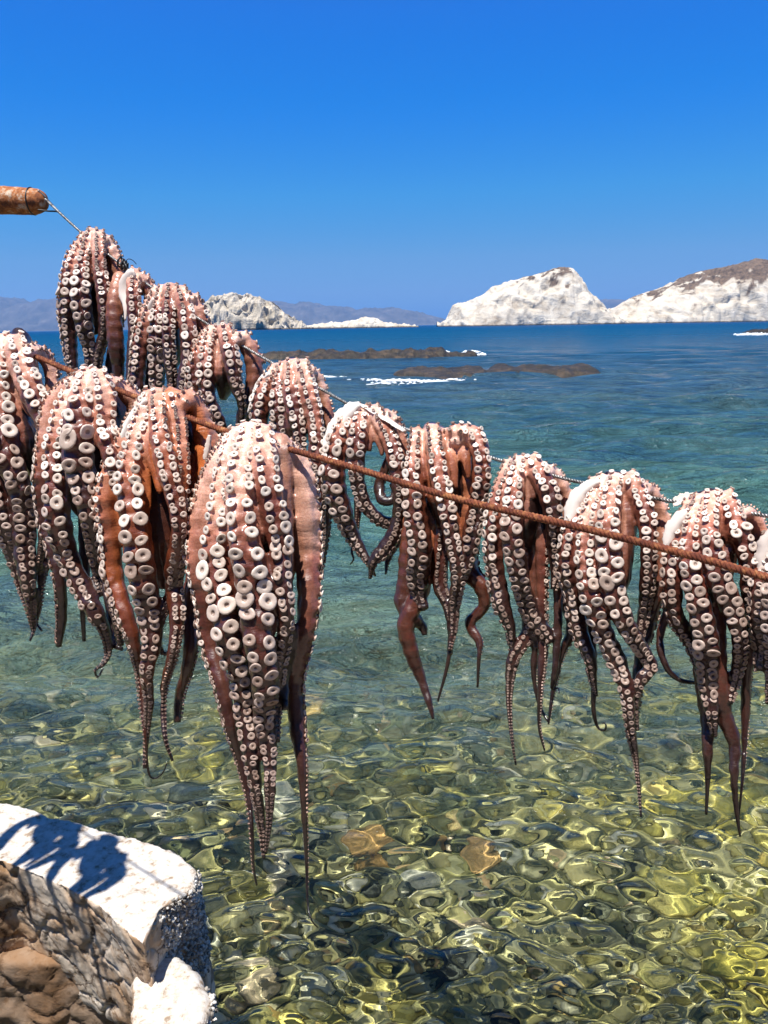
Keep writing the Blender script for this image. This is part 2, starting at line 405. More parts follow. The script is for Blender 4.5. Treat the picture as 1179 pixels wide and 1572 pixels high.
    for (pts, dz, bend) in flaps:
        rows = []
        for (x, y, r) in pts:
            zc = depth(x) + dz; q = P(x, y, zc); rows.append((*(np.array(q) - og), r * zc / F0))
        c, L = spl(rows, 26); rr = c[:, 3]; c = c[:, :3]; 
        a = math.radians(bend); T, N, B = frames(c, -FWD * math.cos(a) + RIGHT * math.sin(a), 8)
        seg = 16; an = np.linspace(0, 2 * math.pi, seg, endpoint=False)
        cs, sn = np.cos(an), np.sin(an)
        rr2 = rr * (1 + .10 * np.sin(np.arange(26) * 1.1 + seed) + .07 * np.sin(np.arange(26) * 2.7 + seed * 3))
        th = np.minimum(.22 * rr + .001, .0032)
        ring = (cs[None, :, None] * N[:, None] * th[:, None, None] + sn[None, :, None] * B[:, None] * rr2[:, None, None] - (sn[None, :, None] ** 2) * N[:, None] * rr2[:, None, None] * .45 + N[:, None] * (.10 * rr2[:, None, None]) * np.sin(sn * 5 + seed)[None, :, None])
        vv = (c[:, None] + ring).reshape(-1, 3); f = [(i * seg + j, i * seg + (j + 1) % seg, (i + 1) * seg + (j + 1) % seg, (i + 1) * seg + j) for i in range(25) for j in range(seg)]
        f.append(tuple(range(seg))[::-1]); f.append(tuple(25 * seg + j for j in range(seg)))
        fl = mesh('mantle_flap', vv, f, FLAP, True, body); fl['label'] = 'white flap of mantle flesh'
    return body

# ------------------------------------------------------------------ water
AMP = .0108
def waves(X, Y, dx):
    Z = np.zeros_like(X); rg = np.random.default_rng(3)
    for i in range(33):
        lam = .052 * 1.155 ** i
        if lam > 6: break
        for k in range(3):
            a = math.radians(84 + rg.normal(0, 34 if lam < 1 else 22)); kx = math.cos(a) * 2 * math.pi / lam; ky = math.sin(a) * 2 * math.pi / lam
            amp = AMP * min(lam, .9) ** 1.1 * max(1, lam / .9) ** .6 * (1.0 if lam < 1.2 else .8) * rg.uniform(.6, 1.3)
            ph = kx * X + ky * Y + rg.uniform(0, 6.28) + 1.1 * np.sin(.31 * ky * X * .5 + .2 * kx * Y + rg.uniform(0, 6))
            amp *= float(np.interp(lam, [.05, .12, .2, .4, 1.0, 2.5], [2.6, 1.6, .75, .32, .30, .45]))
            Z += amp * (np.sin(ph) + .22 * np.sin(2 * ph + 1.3)) * np.clip((lam / dx - 3) / 3, 0, 1)
    return Z * (1 + 2.4 * np.clip((Y - 3.6) / 7, 0, 1) ** .8)   # calm in the lee of the quay, ruffled farther out
ys = [-1.0]
while ys[-1] < 45000: ys.append(ys[-1] + max(.0155, .0050 * max(ys[-1], .1) ** 1.25))
ys = np.array(ys); nx = 700; hw = 2.6 + .72 * np.maximum(ys, 0)
X = np.linspace(-1, 1, nx)[None] * hw[:, None] + .6; Y = np.repeat(ys[:, None], nx, 1)
dx = np.maximum((2 * hw / nx)[:, None], np.gradient(ys)[:, None]) * np.ones_like(X)
water = gridmesh('water', X, Y, waves(X, Y, dx), None); tag(water, kind='structure'); water.cycles.is_caustics_caster = True
m = bpy.data.materials.new('sea_water'); m.use_nodes = True; n = m.node_tree.nodes; l = m.node_tree.links; n.clear()
out = n.new('ShaderNodeOutputMaterial'); gl = n.new('ShaderNodeBsdfGlass'); gl.inputs['IOR'].default_value = 1.333; gl.inputs['Roughness'].default_value = 0; gl.inputs['Color'].default_value = (.96, 1.0, .95, 1)
pb = n.new('ShaderNodeBsdfPrincipled'); pb.inputs['IOR'].default_value = 1.333; pb.inputs['Roughness'].default_value = .09
geo = n.new('ShaderNodeNewGeometry').outputs['Position']; sp = n.new('ShaderNodeSeparateXYZ'); l.new(geo, sp.inputs[0])
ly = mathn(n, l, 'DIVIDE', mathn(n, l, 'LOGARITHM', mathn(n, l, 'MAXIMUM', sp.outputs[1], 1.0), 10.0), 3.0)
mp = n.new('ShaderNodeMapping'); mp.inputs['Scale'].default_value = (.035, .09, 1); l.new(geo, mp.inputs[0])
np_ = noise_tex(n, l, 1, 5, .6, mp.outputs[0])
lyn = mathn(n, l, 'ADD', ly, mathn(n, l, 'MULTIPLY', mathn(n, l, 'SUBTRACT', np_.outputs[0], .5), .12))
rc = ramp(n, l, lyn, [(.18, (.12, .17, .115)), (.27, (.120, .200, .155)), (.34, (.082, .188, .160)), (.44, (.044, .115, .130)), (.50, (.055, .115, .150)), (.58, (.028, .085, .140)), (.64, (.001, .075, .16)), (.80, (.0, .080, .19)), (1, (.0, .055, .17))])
mp2 = n.new('ShaderNodeMapping'); mp2.inputs['Scale'].default_value = (.25, .8, 1); l.new(geo, mp2.inputs[0])
nd = noise_tex(n, l, 1.2, 6, .65, mp2.outputs[0]); rd = ramp(n, l, nd.outputs[0], [(.35, (.55, .6, .65)), (.65, (1.25, 1.2, 1.15))])
l.new(mixc(n, l, 1., rc.outputs[0], rd.outputs[0], 'MULTIPLY'), pb.inputs['Base Color'])
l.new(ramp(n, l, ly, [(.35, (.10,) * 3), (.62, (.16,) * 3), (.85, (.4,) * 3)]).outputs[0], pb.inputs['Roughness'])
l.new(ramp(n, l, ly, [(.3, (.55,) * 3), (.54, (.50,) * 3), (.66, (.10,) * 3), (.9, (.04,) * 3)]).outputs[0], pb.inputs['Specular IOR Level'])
# fine ripple relief, too small for the mesh
mp3 = n.new('ShaderNodeMapping'); mp3.inputs['Scale'].default_value = (.75, 1.25, 1); l.new(geo, mp3.inputs[0])
f1 = noise_tex(n, l, 3.6, 5, .68, mp3.outputs[0], .9); f2 = noise_tex(n, l, .8, 5, .6, mp3.outputs[0], .4)
f6 = noise_tex(n, l, 11, 4, .6, mp3.outputs[0], .8); b0_ = bump(n, l, f6.outputs[0], 1, .04); f4 = noise_tex(n, l, .16, 4, .6, mp3.outputs[0], .4); b = bump(n, l, f1.outputs[0], 1, .30, b0_); b = bump(n, l, f2.outputs[0], 1.0, 1.0, b); b = bump(n, l, f4.outputs[0], 1.0, 4.0, b)
l.new(b, pb.inputs['Normal'])
pass
fac = ramp(n, l, lyn, [(.13, (0, 0, 0)), (.175, (.10,) * 3), (.215, (.36,) * 3), (.265, (.72,) * 3), (.33, (1, 1, 1))])
mx = n.new('ShaderNodeMixShader'); l.new(fac.outputs[0], mx.inputs[0]); l.new(gl.outputs[0], mx.inputs[1]); l.new(pb.outputs[0], mx.inputs[2]); l.new(mx.outputs[0], out.inputs[0])
water.data.materials.append(m)

# ------------------------------------------------------------------ seabed and its stones
def bedz(x, y):
    return -(.32 + .075 * np.clip(y, 0, 30)) + .05 * np.sin(x * 1.3 + y * .7) * np.sin(y * 1.1 - x * .4)
nb = 260; Xb = np.linspace(-9, 11, nb)[None].repeat(nb, 0); Yb = np.linspace(-.5, 24, nb)[:, None].repeat(nb, 1)
Zb = bedz(Xb, Yb) + .02 * vnoise(np.stack([Xb.ravel(), Yb.ravel(), 0 * Xb.ravel()], -1), 2.2, 9).reshape(Xb.shape)
m, n, l, p = newmat('seabed_gravel'); tc = n.new('ShaderNodeTexCoord').outputs['Object']
v1 = n.new('ShaderNodeTexVoronoi'); v1.inputs['Scale'].default_value = 16; l.new(tc, v1.inputs['Vector'])
r1 = ramp(n, l, v1.outputs['Color'], [(.2, (.10, .11, .06)), (.5, (.34, .31, .13)), (.8, (.60, .55, .32))])
n1 = noise_tex(n, l, 1.1, 5, .6, tc); r2 = ramp(n, l, n1.outputs[0], [(.38, (.35, .4, .33)), (.58, (1.1, 1.05, .9))])
l.new(mixc(n, l, 1., r1.outputs[0], r2.outputs[0], 'MULTIPLY'), p.inputs['Base Color']); p.inputs['Roughness'].default_value = .9
l.new(bump(n, l, v1.outputs['Distance'], .8, .03), p.inputs['Normal'])
seabed = gridmesh('seabed', Xb, Yb, Zb, m); tag(seabed, kind='structure'); seabed.cycles.is_caustics_receiver = True
m, n, l, p = newmat('sea_stone'); tc = n.new('ShaderNodeTexCoord').outputs['Object']; ri = n.new('ShaderNodeObjectInfo').outputs['Random']
gi = n.new('ShaderNodeNewGeometry').outputs['Random Per Island']; rnd = mathn(n, l, 'FRACT', mathn(n, l, 'ADD', ri, gi))
r1 = ramp(n, l, rnd, [(.0, (.02, .024, .022)), (.12, (.07, .075, .055)), (.28, (.34, .32, .19)), (.55, (.62, .54, .22)), (.72, (.40, .39, .28)), (.90, (.80, .76, .66)), (1, (.55, .32, .11))]); r1.color_ramp.interpolation = 'LINEAR'
n1 = noise_tex(n, l, 3.2, 6, .65, tc); r2 = ramp(n, l, n1.outputs[0], [(.35, (.50, .54, .46)), (.62, (1.2, 1.15, 1.05))])
gp = n.new('ShaderNodeNewGeometry').outputs['Position']; nw = noise_tex(n, l, .75, 3, .5, gp); wd = ramp(n, l, nw.outputs[0], [(.50, (0, 0, 0)), (.62, (.8, .8, .8))])
cc0 = mixc(n, l, 1., r1.outputs[0], r2.outputs[0], 'MULTIPLY'); cc0 = mixc(n, l, wd.outputs[0], cc0, mixc(n, l, 1., (.72, .60, .10), r2.outputs[0], 'MULTIPLY'))
l.new(cc0, p.inputs['Base Color']); p.inputs['Roughness'].default_value = .85
l.new(bump(n, l, n1.outputs[0], .5, .04), p.inputs['Normal']); STONE = m
def stone_verts(k, sub=2):
    bm = bmesh.new(); bmesh.ops.create_icosphere(bm, subdivisions=sub, radius=1); r = random.Random(k)
    dirs = [Vector((r.gauss(0, 1), r.gauss(0, 1), r.gauss(0, 1))).normalized() for _ in range(9)]; cut = [r.uniform(.68, .95) for _ in dirs]
    for v in bm.verts:
        for d, c in zip(dirs, cut):
            e = v.co.dot(d) - c
            if e > 0: v.co -= d * e * .85
        v.co *= 1 + .10 * noise.noise(v.co * 1.7 + Vector((k * 3.1, 0, 0)))
    V = np.array([v.co[:] for v in bm.verts]); F = [tuple(v.index for v in f.verts) for f in bm.faces]; bm.free(); return V, F
ST = []
for k in range(8):
    V, F = stone_verts(k); me = bpy.data.meshes.new('stone'); me.from_pydata(V.tolist(), [], F); me.polygons.foreach_set('use_smooth', [True] * len(F)); me.materials.append(STONE); ST.append(me)
placed = []
def try_place(x, y, s, f=.8):
    for (a, b_, c) in placed:
        if (a - x) ** 2 + (b_ - y) ** 2 < ((c + s) * f) ** 2: return False
    placed.append((x, y, s)); return True
cnt = 0; tries = 0
while cnt < 290 and tries < 9000:
    tries += 1
    y = random.uniform(1.5, 7.5) if random.random() < .3 else random.uniform(1.5, 4.6); x = random.uniform(-.28 * y - .3, .62 * y + .3); s = random.choice((.04, .05, .055, .065, .08, .10, .14)) * random.uniform(.8, 1.2) * (1 if y < 4.5 else 1.3)
    if not try_place(x, y, s): continue
    o = bpy.data.objects.new('stone', ST[cnt % 8]); C.objects.link(o); o.parent = seabed; o.location = (x, y, float(bedz(x, y)) + s * .22)
    o.scale = (s * random.uniform(.85, 1.25), s * random.uniform(.75, 1.1), s * random.uniform(.45, .75)); o.rotation_euler = (random.uniform(-.3, .3), random.uniform(-.3, .3), random.uniform(0, 6.28)); o.cycles.is_caustics_receiver = True
    cnt += 1
SV = [stone_verts(20 + k, 1) for k in range(6)]
V, F, o_ = [], [], 0
for k in range(11000):
    y = 1.3 + 12 * random.random() ** 1.5; x = random.uniform(-.5 * y - .6, .85 * y + .6); s = random.choice((.014, .02, .026, .034, .045)) * (1 + .12 * y); 
    sv, sf = SV[k % 6]; a = random.uniform(0, 6.28); R = np.array(((math.cos(a), -math.sin(a), 0), (math.sin(a), math.cos(a), 0), (0, 0, 1)))
    V.append((sv * (s * random.uniform(.8, 1.3), s, s * random.uniform(.45, .8))) @ R.T + (x, y, float(bedz(x, y)) + s * .25)); F.extend(tuple(i + o_ for i in f) for f in sf); o_ += len(sv)
peb = mesh('pebbles', np.vstack(V), F, STONE, True, seabed); peb['kind'] = 'stuff'; peb.cycles.is_caustics_receiver = True

# ------------------------------------------------------------------ islands, far mountains, reefs
def relief(name, crest, D, ext, mat, rough=.12, p=2.2, q=.55, nx=220, ny=70, gully=.5, seed=1, base=-2.0, under=None, veg=None, vsc=1.0, parent=None):
    """hill of given silhouette height (crest px list) standing at distance D, ext metres front to back"""
    pts = [at_dist(x, y, D) for x, y in crest]; cx = np.array([q_.x for q_ in pts]); cz = np.array([q_.z for q_ in pts])
    xs = np.linspace(cx[0], cx[-1], nx); H = np.interp(xs, cx, cz); hm = cz.max()
    t = np.linspace(-1, 1, ny); X = np.repeat(xs[None], ny, 0); T = np.repeat(t[:, None], nx, 1)
    edge = np.clip(np.minimum((X - xs[0]), (xs[-1] - X)) / (ext * .5), .12, 1) ** .5
    Yg = D + T * ext * edge
    shape = (1 - np.abs(T) ** p) ** q
    Z = base + (H[None] - base) * shape
    pts3 = np.stack([X.ravel() / hm, Yg.ravel() / hm, Z.ravel() / hm * .6], -1)
    nz = (vnoise(pts3, .9, seed, 5)).reshape(X.shape); g = np.abs(vnoise(pts3 * np.array([1.0, .6, 1.3]) @ np.array([[.9,0,-.44],[0,1,0],[.44,0,.9]]), 1.5, seed + 2, 5)).reshape(X.shape)
    damp = 1 - .75 * np.exp(-((T) / .14) ** 2)
    Z = Z + (nz * rough * hm - g * gully * rough * hm) * damp * np.clip(shape * 2, 0, 1)
    Yg = Yg + (nz * .45 + g * gully) * rough * hm * 1.6
    o = gridmesh(name, X, Yg, Z, mat, parent)
    if veg is not None:
        vx = np.array([at_dist(a, 500, D).x for a, _ in veg]); vf = np.array([b_ for _, b_ in veg])
        thr = np.interp(X, vx, vf); rel = Z / np.maximum(H[None], 1)
        mk = np.clip((rel - (1 - thr) + .34 * vnoise(pts3, 3.5 * vsc, seed + 5, 4).reshape(X.shape)) * 14, 0, 1) * (thr > .01)
        addcol(o.data, np.repeat(mk.ravel()[:, None], 3, 1), 'veg')
    return o
def chalk(name, ca, cb, cc, s, veg=True, bs=.6):
    m, n, l, p = newmat(name); tc = n.new('ShaderNodeNewGeometry').outputs['Position']
    mp = n.new('ShaderNodeMapping'); mp.inputs['Scale'].default_value = (1, .6, 1.9); mp.inputs['Rotation'].default_value = (0, .25, 0); l.new(tc, mp.inputs[0])
    n1 = noise_tex(n, l, s, 8, .66, mp.outputs[0], .8); r = ramp(n, l, n1.outputs[0], [(.30, ca), (.46, cb), (.62, cc)]); c = r.outputs[0]
    n2 = noise_tex(n, l, s * 3.5, 6, .7, tc)
    if veg:
        at = node(n, 'ShaderNodeAttribute', attribute_name='veg').outputs['Color']
        rv = ramp(n, l, n2.outputs[0], [(.35, (.055, .036, .022)), (.6, (.17, .115, .075))]); c = mixc(n, l, at, c, rv.outputs[0])
    sz = n.new('ShaderNodeSeparateXYZ'); l.new(tc, sz.inputs[0])
    tide = ramp(n, l, mathn(n, l, 'DIVIDE', mathn(n, l, 'ADD', sz.outputs[2], mathn(n, l, 'MULTIPLY', n2.outputs[0], 3)), 10), [(.22, (.12, .10, .08)), (.36, (1, 1, 1))])
    c = mixc(n, l, 1., c, tide.outputs[0], 'MULTIPLY')
    l.new(c, p.inputs['Base Color']); p.inputs['Roughness'].default_value = .95
    b = bump(n, l, n1.outputs[0], bs, 6); l.new(bump(n, l, n2.outputs[0], bs, 2, b), p.inputs['Normal']); return m
CH = chalk('white_chalk', (.30, .235, .165), (.50, .44, .35), (.60, .55, .46), .05)
CH2 = chalk('grey_chalk', (.20, .18, .14), (.42, .365, .28), (.55, .49, .40), .03, True, .9)
i1 = relief('rocky_island', [(296, 500), (302, 476), (312, 466), (326, 455), (345, 452), (380, 453), (402, 458), (425, 472), (445, 489), (458, 497), (480, 503)], 1000, 45, CH2, .15, 2.4, .5, gully=1.0, seed=3, veg=[(296, 0), (480, 0)])
tag(i1, 'cracked grey white rock islet, small rounded one left of the sea gap', 'island', 'islands across the water')
i2 = relief('rocky_island', [(448, 504), (470, 500), (500, 496), (528, 494), (545, 491), (560, 488), (572, 487), (590, 494), (612, 498), (636, 500), (645, 502)], 1050, 20, CH, .2, 2, .6, 160, 40, seed=5, veg=[(448, 0), (645, 0)])
tag(i2, 'low flat strip of pale rock lying between the small islet and the peaked island', 'island', 'islands across the water')
i3 = relief('rocky_island', [(672, 500), (684, 492), (694, 470), (703, 466), (712, 467), (730, 456), (760, 443), (790, 430), (820, 420), (845, 414), (866, 412), (878, 415), (889, 425), (905, 444), (918, 462), (928, 478), (945, 488), (965, 497)], 1150, 75, CH, .085, 2.2, .62, gully=.8, seed=8, veg=[(780, 0), (800, .07), (835, .12), (862, .09), (872, .0)])
tag(i3, 'white chalk island with a single peak and a small dark cap', 'island', 'islands across the water')
i4 = relief('rocky_island', [(895, 499), (912, 494), (930, 482), (950, 470), (975, 455), (1000, 447), (1030, 434), (1060, 422), (1095, 412), (1130, 405), (1179, 399), (1240, 394), (1320, 398), (1400, 420)], 1250, 110, CH, .085, 2.2, .62, 280, 80, gully=.9, seed=12, veg=[(960, 0), (1000, .10), (1030, .22), (1080, .34), (1120, .38), (1179, .34), (1300, .4)], vsc=.8)
tag(i4, 'large white cliff headland with brown scrub on top running out of the right edge', 'island', 'islands across the water')
m, n, l, p = newmat('mountain_scrub'); tc = n.new('ShaderNodeNewGeometry').outputs['Position']
n1 = noise_tex(n, l, .004, 8, .6, tc); l.new(ramp(n, l, n1.outputs[0], [(.35, (.05, .045, .045)), (.6, (.11, .095, .085)), (.72, (.20, .17, .15))]).outputs[0], p.inputs['Base Color']); p.inputs['Roughness'].default_value = 1
m1 = relief('mountain', [(-260, 500), (-180, 470), (-60, 452), (0, 455), (22, 459), (42, 467), (60, 465), (90, 459), (130, 462), (180, 470), (230, 466), (270, 475), (330, 490), (380, 505)], 11000, 1500, m, .12, 2, .8, gully=.8, seed=21, base=-20)
m2 = relief('mountain', [(330, 505), (370, 470), (410, 461), (440, 464), (455, 467), (474, 463), (495, 470), (525, 471), (548, 476), (560, 472), (590, 474), (625, 476), (660, 484), (705, 497), (740, 503)], 11500, 1500, m, .10, 2, .8, gully=.8, seed=25, base=-20)
m3 = relief('mountain', [(880, 500), (905, 470), (925, 459), (950, 460), (980, 463), (1050, 480), (1150, 496)], 12500, 1200, m, .08, 2, .8, seed=28, base=-20)
for o in (m1, m2, m3): tag(o, kind='structure')

def reef(name, x0, x1, y0, y1, h, mat, seed, label, nx=260, ny=26):
    """flat wave-washed rock ledge: px box on the water plane"""
    a = on_height((x0 + x1) / 2, y1, 0); b_ = on_height((x0 + x1) / 2, y0, 0); Yn, Yf = a.y, b_.y
    xa = on_height(x0, (y0 + y1) / 2, 0).x; xb = on_height(x1, (y0 + y1) / 2, 0).x
    xs = np.linspace(xa, xb, nx); t = np.linspace(-1, 1, ny); X = np.repeat(xs[None], ny, 0); T = np.repeat(t[:, None], nx, 1)
    u = (X - xa) / (xb - xa); wdt = np.sqrt(np.clip(1 - (2 * u - 1) ** 4, 0, 1)) * (.75 + .35 * vnoise(np.stack([X.ravel() * .2, 0 * X.ravel(), 0 * X.ravel()], -1), 1, seed, 3).reshape(X.shape))
    Yg = (Yn + Yf) / 2 + T * (Yf - Yn) / 2 * wdt
    Yg = Yg + (xb - xa) * .0 
    Z = -.25 + (h + .25) * (1 - np.abs(T) ** 3) * np.clip(wdt * 1.6, 0, 1)
    Z += .5 * h * vnoise(np.stack([X.ravel(), Yg.ravel() * .5, 0 * X.ravel()], -1), .55, seed + 1, 5).reshape(X.shape)
    o = gridmesh(name, X, Yg, Z, mat); return tag(o, label, 'reef', 'rock ledges awash off the shore')
m, n, l, p = newmat('wet_reef'); tc = n.new('ShaderNodeNewGeometry').outputs['Position']
n1 = noise_tex(n, l, 1.1, 7, .7, tc); l.new(ramp(n, l, n1.outputs[0], [(.36, (.008, .008, .006)), (.52, (.030, .022, .012)), (.66, (.085, .056, .030))]).outputs[0], p.inputs['Base Color']); p.inputs['Roughness'].default_value = .55
l.new(bump(n, l, n1.outputs[0], 1, .3), p.inputs['Normal'])
reef('reef', 398, 742, 545, 552, .50, m, 31, 'long thin dark reef, the farther of the two, with surf behind it')
reef('reef', 600, 985, 564, 581, .27, m, 35, 'broad flat brown reef nearer the shore, foam trailing from its left end')
reef('reef', 1120, 1300, 509, 513, .6, m, 38, 'small brown reef edged with surf at the right side of the picture')
m, n, l, p = newmat('sea_foam'); p.inputs['Base Color'].default_value = (.66, .70, .72, 1); p.inputs['Roughness'].default_value = .7
def foam(name, boxes, seed, thick=.05):
    V, F, o_ = [], [], 0; r = random.Random(seed)
    for (x0, y0, x1, y1, hh, cnt) in boxes:
        for k in range(cnt):
            px = r.uniform(x0, x1); py = y0 + (y1 - y0) * ((px - x0) / max(1, x1 - x0)) + r.gauss(0, hh)
            q = on_height(px, py, .02); s = r.uniform(.2, 1) ** 1.5 * (q.y / 45) ** .6 * .15
            sv, sf = SV[r.randrange(6)]
            V.append(sv * (s * r.uniform(1, 2.6), s * r.uniform(.6, 1.6), thick * r.uniform(.5, 1.6) * q.y / 45) + np.array(q)); F.extend(tuple(i + o_ for i in f) for f in sf); o_ += len(sv)
    o = mesh(name, np.vstack(V), F, m); return tag(o, 'white surf breaking on the ledges', 'surf', kind='stuff')
foam('foam', [(590, 543.5, 625, 543.2, .35, 50), (645, 542.5, 690, 541.5, .35, 90), (712, 541.0, 735, 541.0, .5, 70), (718, 545, 745, 545, .4, 12)], 1, .08)
foam('foam', [(495, 578, 540, 581, .5, 60), (520, 581, 620, 585, .7, 110), (600, 584, 690, 586, 1.0, 150), (690, 583, 730, 582, .6, 25), (560, 588, 680, 590, 1.2, 50)], 2, .05)
foam('foam', [(1128, 514.5, 1300, 513.0, .45, 260)], 3, .10)

# ------------------------------------------------------------------ the stone block on the shore
def block(name, outline, h, drop, seed, under=.04, vox=.011, amp=.012):
    top = [on_height(x, y, h) for x, y in outline]; n_ = len(top); cx = sum((q.x for q in top)) / n_; cy = sum((q.y for q in top)) / n_
    v = [tuple(q) for q in top]; v += [(q.x + (cx - q.x) * .0, q.y + (under if q.y < cy else -.03), h - drop) for q in top]
    f = [tuple(range(n_))] + [tuple(range(n_, 2 * n_))[::-1]] + [(i, i + n_, (i + 1) % n_ + n_, (i + 1) % n_) for i in range(n_)]
    tmp = mesh('tmp', v, f); rm = tmp.modifiers.new('r', 'REMESH'); rm.mode = 'VOXEL'; rm.voxel_size = vox; s_ = tmp.modifiers.new('s', 'SMOOTH'); s_.iterations = 4
    dg = bpy.context.evaluated_depsgraph_get(); dg.update(); ev = tmp.evaluated_get(dg).to_mesh(); nv = len(ev.vertices)
    V = np.zeros(nv * 3, np.float32); ev.vertices.foreach_get('co', V); V = V.reshape(-1, 3).astype(float); N = np.zeros(nv * 3, np.float32); ev.vertices.foreach_get('normal', N); N = N.reshape(-1, 3)
    fc = [tuple(q.vertices) for q in ev.polygons]; bpy.data.objects.remove(tmp)
    side = np.clip(1 - N[:, 2] * 1.2, .25, 1)
    d = amp * vnoise(V, 3.4, seed, 5) * side * .6  + .22 * amp * vnoise(V, 13, seed + 1, 4)
    cr = np.array([noise.voronoi(Vector(q) * 5.0 + Vector((seed, 0, 0)) + Vector((.25 * math.sin(q[2] * 19), 0, .25 * math.sin(q[0] * 23))))[0][:2] for q in V]); cd = cr[:, 1] - cr[:, 0]
    d -= np.clip(.06 - cd, 0, .06) * .20 * (N[:, 2] < .5)
    V = V + N * d[:, None]; return V, fc, N
def wall_mat(nm='whitewashed_masonry', topped=True):
    m, n, l, p = newmat(nm); geo = n.new('ShaderNodeNewGeometry'); tc = geo.outputs['Position']; sx = n.new('ShaderNodeSeparateXYZ'); l.new(geo.outputs['True Normal'], sx.inputs[0])
    n1 = noise_tex(n, l, 7, 9, .68, tc, .5); n2 = noise_tex(n, l, 28, 7, .7, tc); n3 = noise_tex(n, l, 4.2, 4, .6, tc)
    plaster = ramp(n, l, n1.outputs[0], [(.30, (.16, .095, .05)), (.38, (.34, .23, .145)), (.43, (.60, .50, .39)), (.7, (.68, .59, .48))])
    ochre = ramp(n, l, n3.outputs[0], [(.42, (0, 0, 0)), (.60, (1, 1, 1))])
    side = mixc(n, l, mathn(n, l, 'MULTIPLY', ochre.outputs[0], .75), plaster.outputs[0], (.36, .19, .075))
    dark = ramp(n, l, n2.outputs[0], [(.33, (.35, .32, .28)), (.45, (1, 1, 1))]); side = mixc(n, l, 1., side, dark.outputs[0], 'MULTIPLY')
    white = ramp(n, l, n2.outputs[0], [(.36, (.26, .19, .13)), (.44, (.47, .41, .34)), (.58, (.60, .565, .51))])
    up = ramp(n, l, mathn(n, l, 'ADD', sx.outputs[2], mathn(n, l, 'MULTIPLY', mathn(n, l, 'SUBTRACT', n1.outputs[0], .5), .5)), [(.56, (0, 0, 0)), (.74, (1, 1, 1))])
    wv = n.new('ShaderNodeMix'); wv.data_type = 'RGBA'; wv.inputs[0].default_value = .12; l.new(tc, wv.inputs[6]); l.new(n1.outputs['Color'], wv.inputs[7])
    vc = n.new('ShaderNodeTexVoronoi'); vc.feature = 'DISTANCE_TO_EDGE'; vc.inputs['Scale'].default_value = 4.2; l.new(wv.outputs[2], vc.inputs['Vector'])
    crk = ramp(n, l, vc.outputs['Distance'], [(.0, (.16, .11, .075)), (.035, (1, 1, 1))]); side = mixc(n, l, .9, side, crk.outputs[0], 'MULTIPLY')
    l.new(mixc(n, l, up.outputs[0], side, white.outputs[0]) if topped else mixc(n, l, .75, side, (.16, .085, .04)), p.inputs['Base Color']); p.inputs['Roughness'].default_value = .92
    b = bump(n, l, n1.outputs[0], .3, .006); b = bump(n, l, crk.outputs[0], .5, .006, b); l.new(bump(n, l, n2.outputs[0], .9, .006, b), p.inputs['Normal']); return m
WALLM = wall_mat()
OUT1 = [(-120, 1215), (-60, 1222), (0, 1231), (45, 1240), (75, 1254), (112, 1258), (150, 1272), (200, 1284), (240, 1296), (275, 1312), (303, 1334), (298, 1362), (268, 1378), (246, 1398), (232, 1425), (222, 1452), (196, 1434), (150, 1392), (100, 1362), (60, 1345), (0, 1322), (-60, 1305), (-120, 1292)]
V, fc, N = block('stone_block', OUT1, 0.72, .62, 5, .12, .010)
og = V.mean(0); rock = mesh('stone_block', V - og, fc, WALLM); rock.location = og
tag(rock, 'weathered whitewashed stone block on the shore, upper one with octopus shadows', 'rock')
OUT2 = [(205, 1490), (240, 1468), (275, 1470), (305, 1496), (318, 1530), (315, 1580), (300, 1640), (220, 1650), (200, 1560)]
V2, fc2, N2 = block('stone_block', OUT2, 0.53, .95, 9, .04, .014, .03)
og2 = V2.mean(0); rock2 = mesh('stone_block', V2 - og2, fc2, WALLM); rock2.location = og2
tag(rock2, 'rough white lump of stone below the right corner of the whitewashed block', 'rock')
OUT3 = [(-140, 1430), (60, 1432), (205, 1440), (222, 1455), (218, 1476), (150, 1474), (60, 1478), (0, 1474), (-140, 1472)]
V3, fc3, N3 = block('stone_block', OUT3, 0.30, .62, 13, .02, .014, .02)
og3 = V3.mean(0); rock3 = mesh('stone_block', V3 - og3, fc3, wall_mat('brown_masonry', False)); rock3.location = og3
tag(rock3, 'brown footing stone under the whitewashed block, in the bottom left corner', 'rock')
# coarse grit showing on the broken right-hand faces
m, n, l, p = newmat('grit'); gi = n.new('ShaderNodeNewGeometry').outputs['Random Per Island']
l.new(ramp(n, l, gi, [(0, (.10, .085, .07)), (.35, (.34, .31, .27)), (.7, (.56, .53, .48)), (1, (.74, .71, .66))]).outputs[0], p.inputs['Base Color']); p.inputs['Roughness'].default_value = .9
def grit(parent, V, N, og, test, cnt, seed):
    r = random.Random(seed); ids = [i for i in range(len(V)) if test(V[i], N[i])]; vv, ff, o_ = [], [], 0
    for k in range(cnt):
        if not ids: break
        i = r.choice(ids); s = r.uniform(.003, .0085); sv, sf = SV[r.randrange(6)]; a = r.uniform(0, 6.28)
        R = np.array(Matrix.Rotation(a, 3, Vector((r.random(), r.random(), r.random() + .1)).normalized())); vv.append((sv * (s * 1.2, s, s * .8)) @ R.T + V[i] + N[i] * s * .2 + RNG.normal(size=3) * .003 - og); ff.extend(tuple(q + o_ for q in f) for f in sf); o_ += len(sv)
    if vv: g = mesh('grit', np.vstack(vv), ff, m, False, parent); g['kind'] = 'stuff'
xr = on_height(226, 1440, 0.72).x
grit(rock, V, N, og, lambda v, nn: nn[2] < .55 and v[0] > xr + .004 and nn[1] < .35 and v[2] > .3, 1500, 1)
xr2 = on_height(235, 1500, 0.78).x
grit(rock2, V2, N2, og2, lambda v, nn: nn[2] < .45 and v[0] > xr2 and nn[1] < .5 and v[2] > .3, 700, 2)

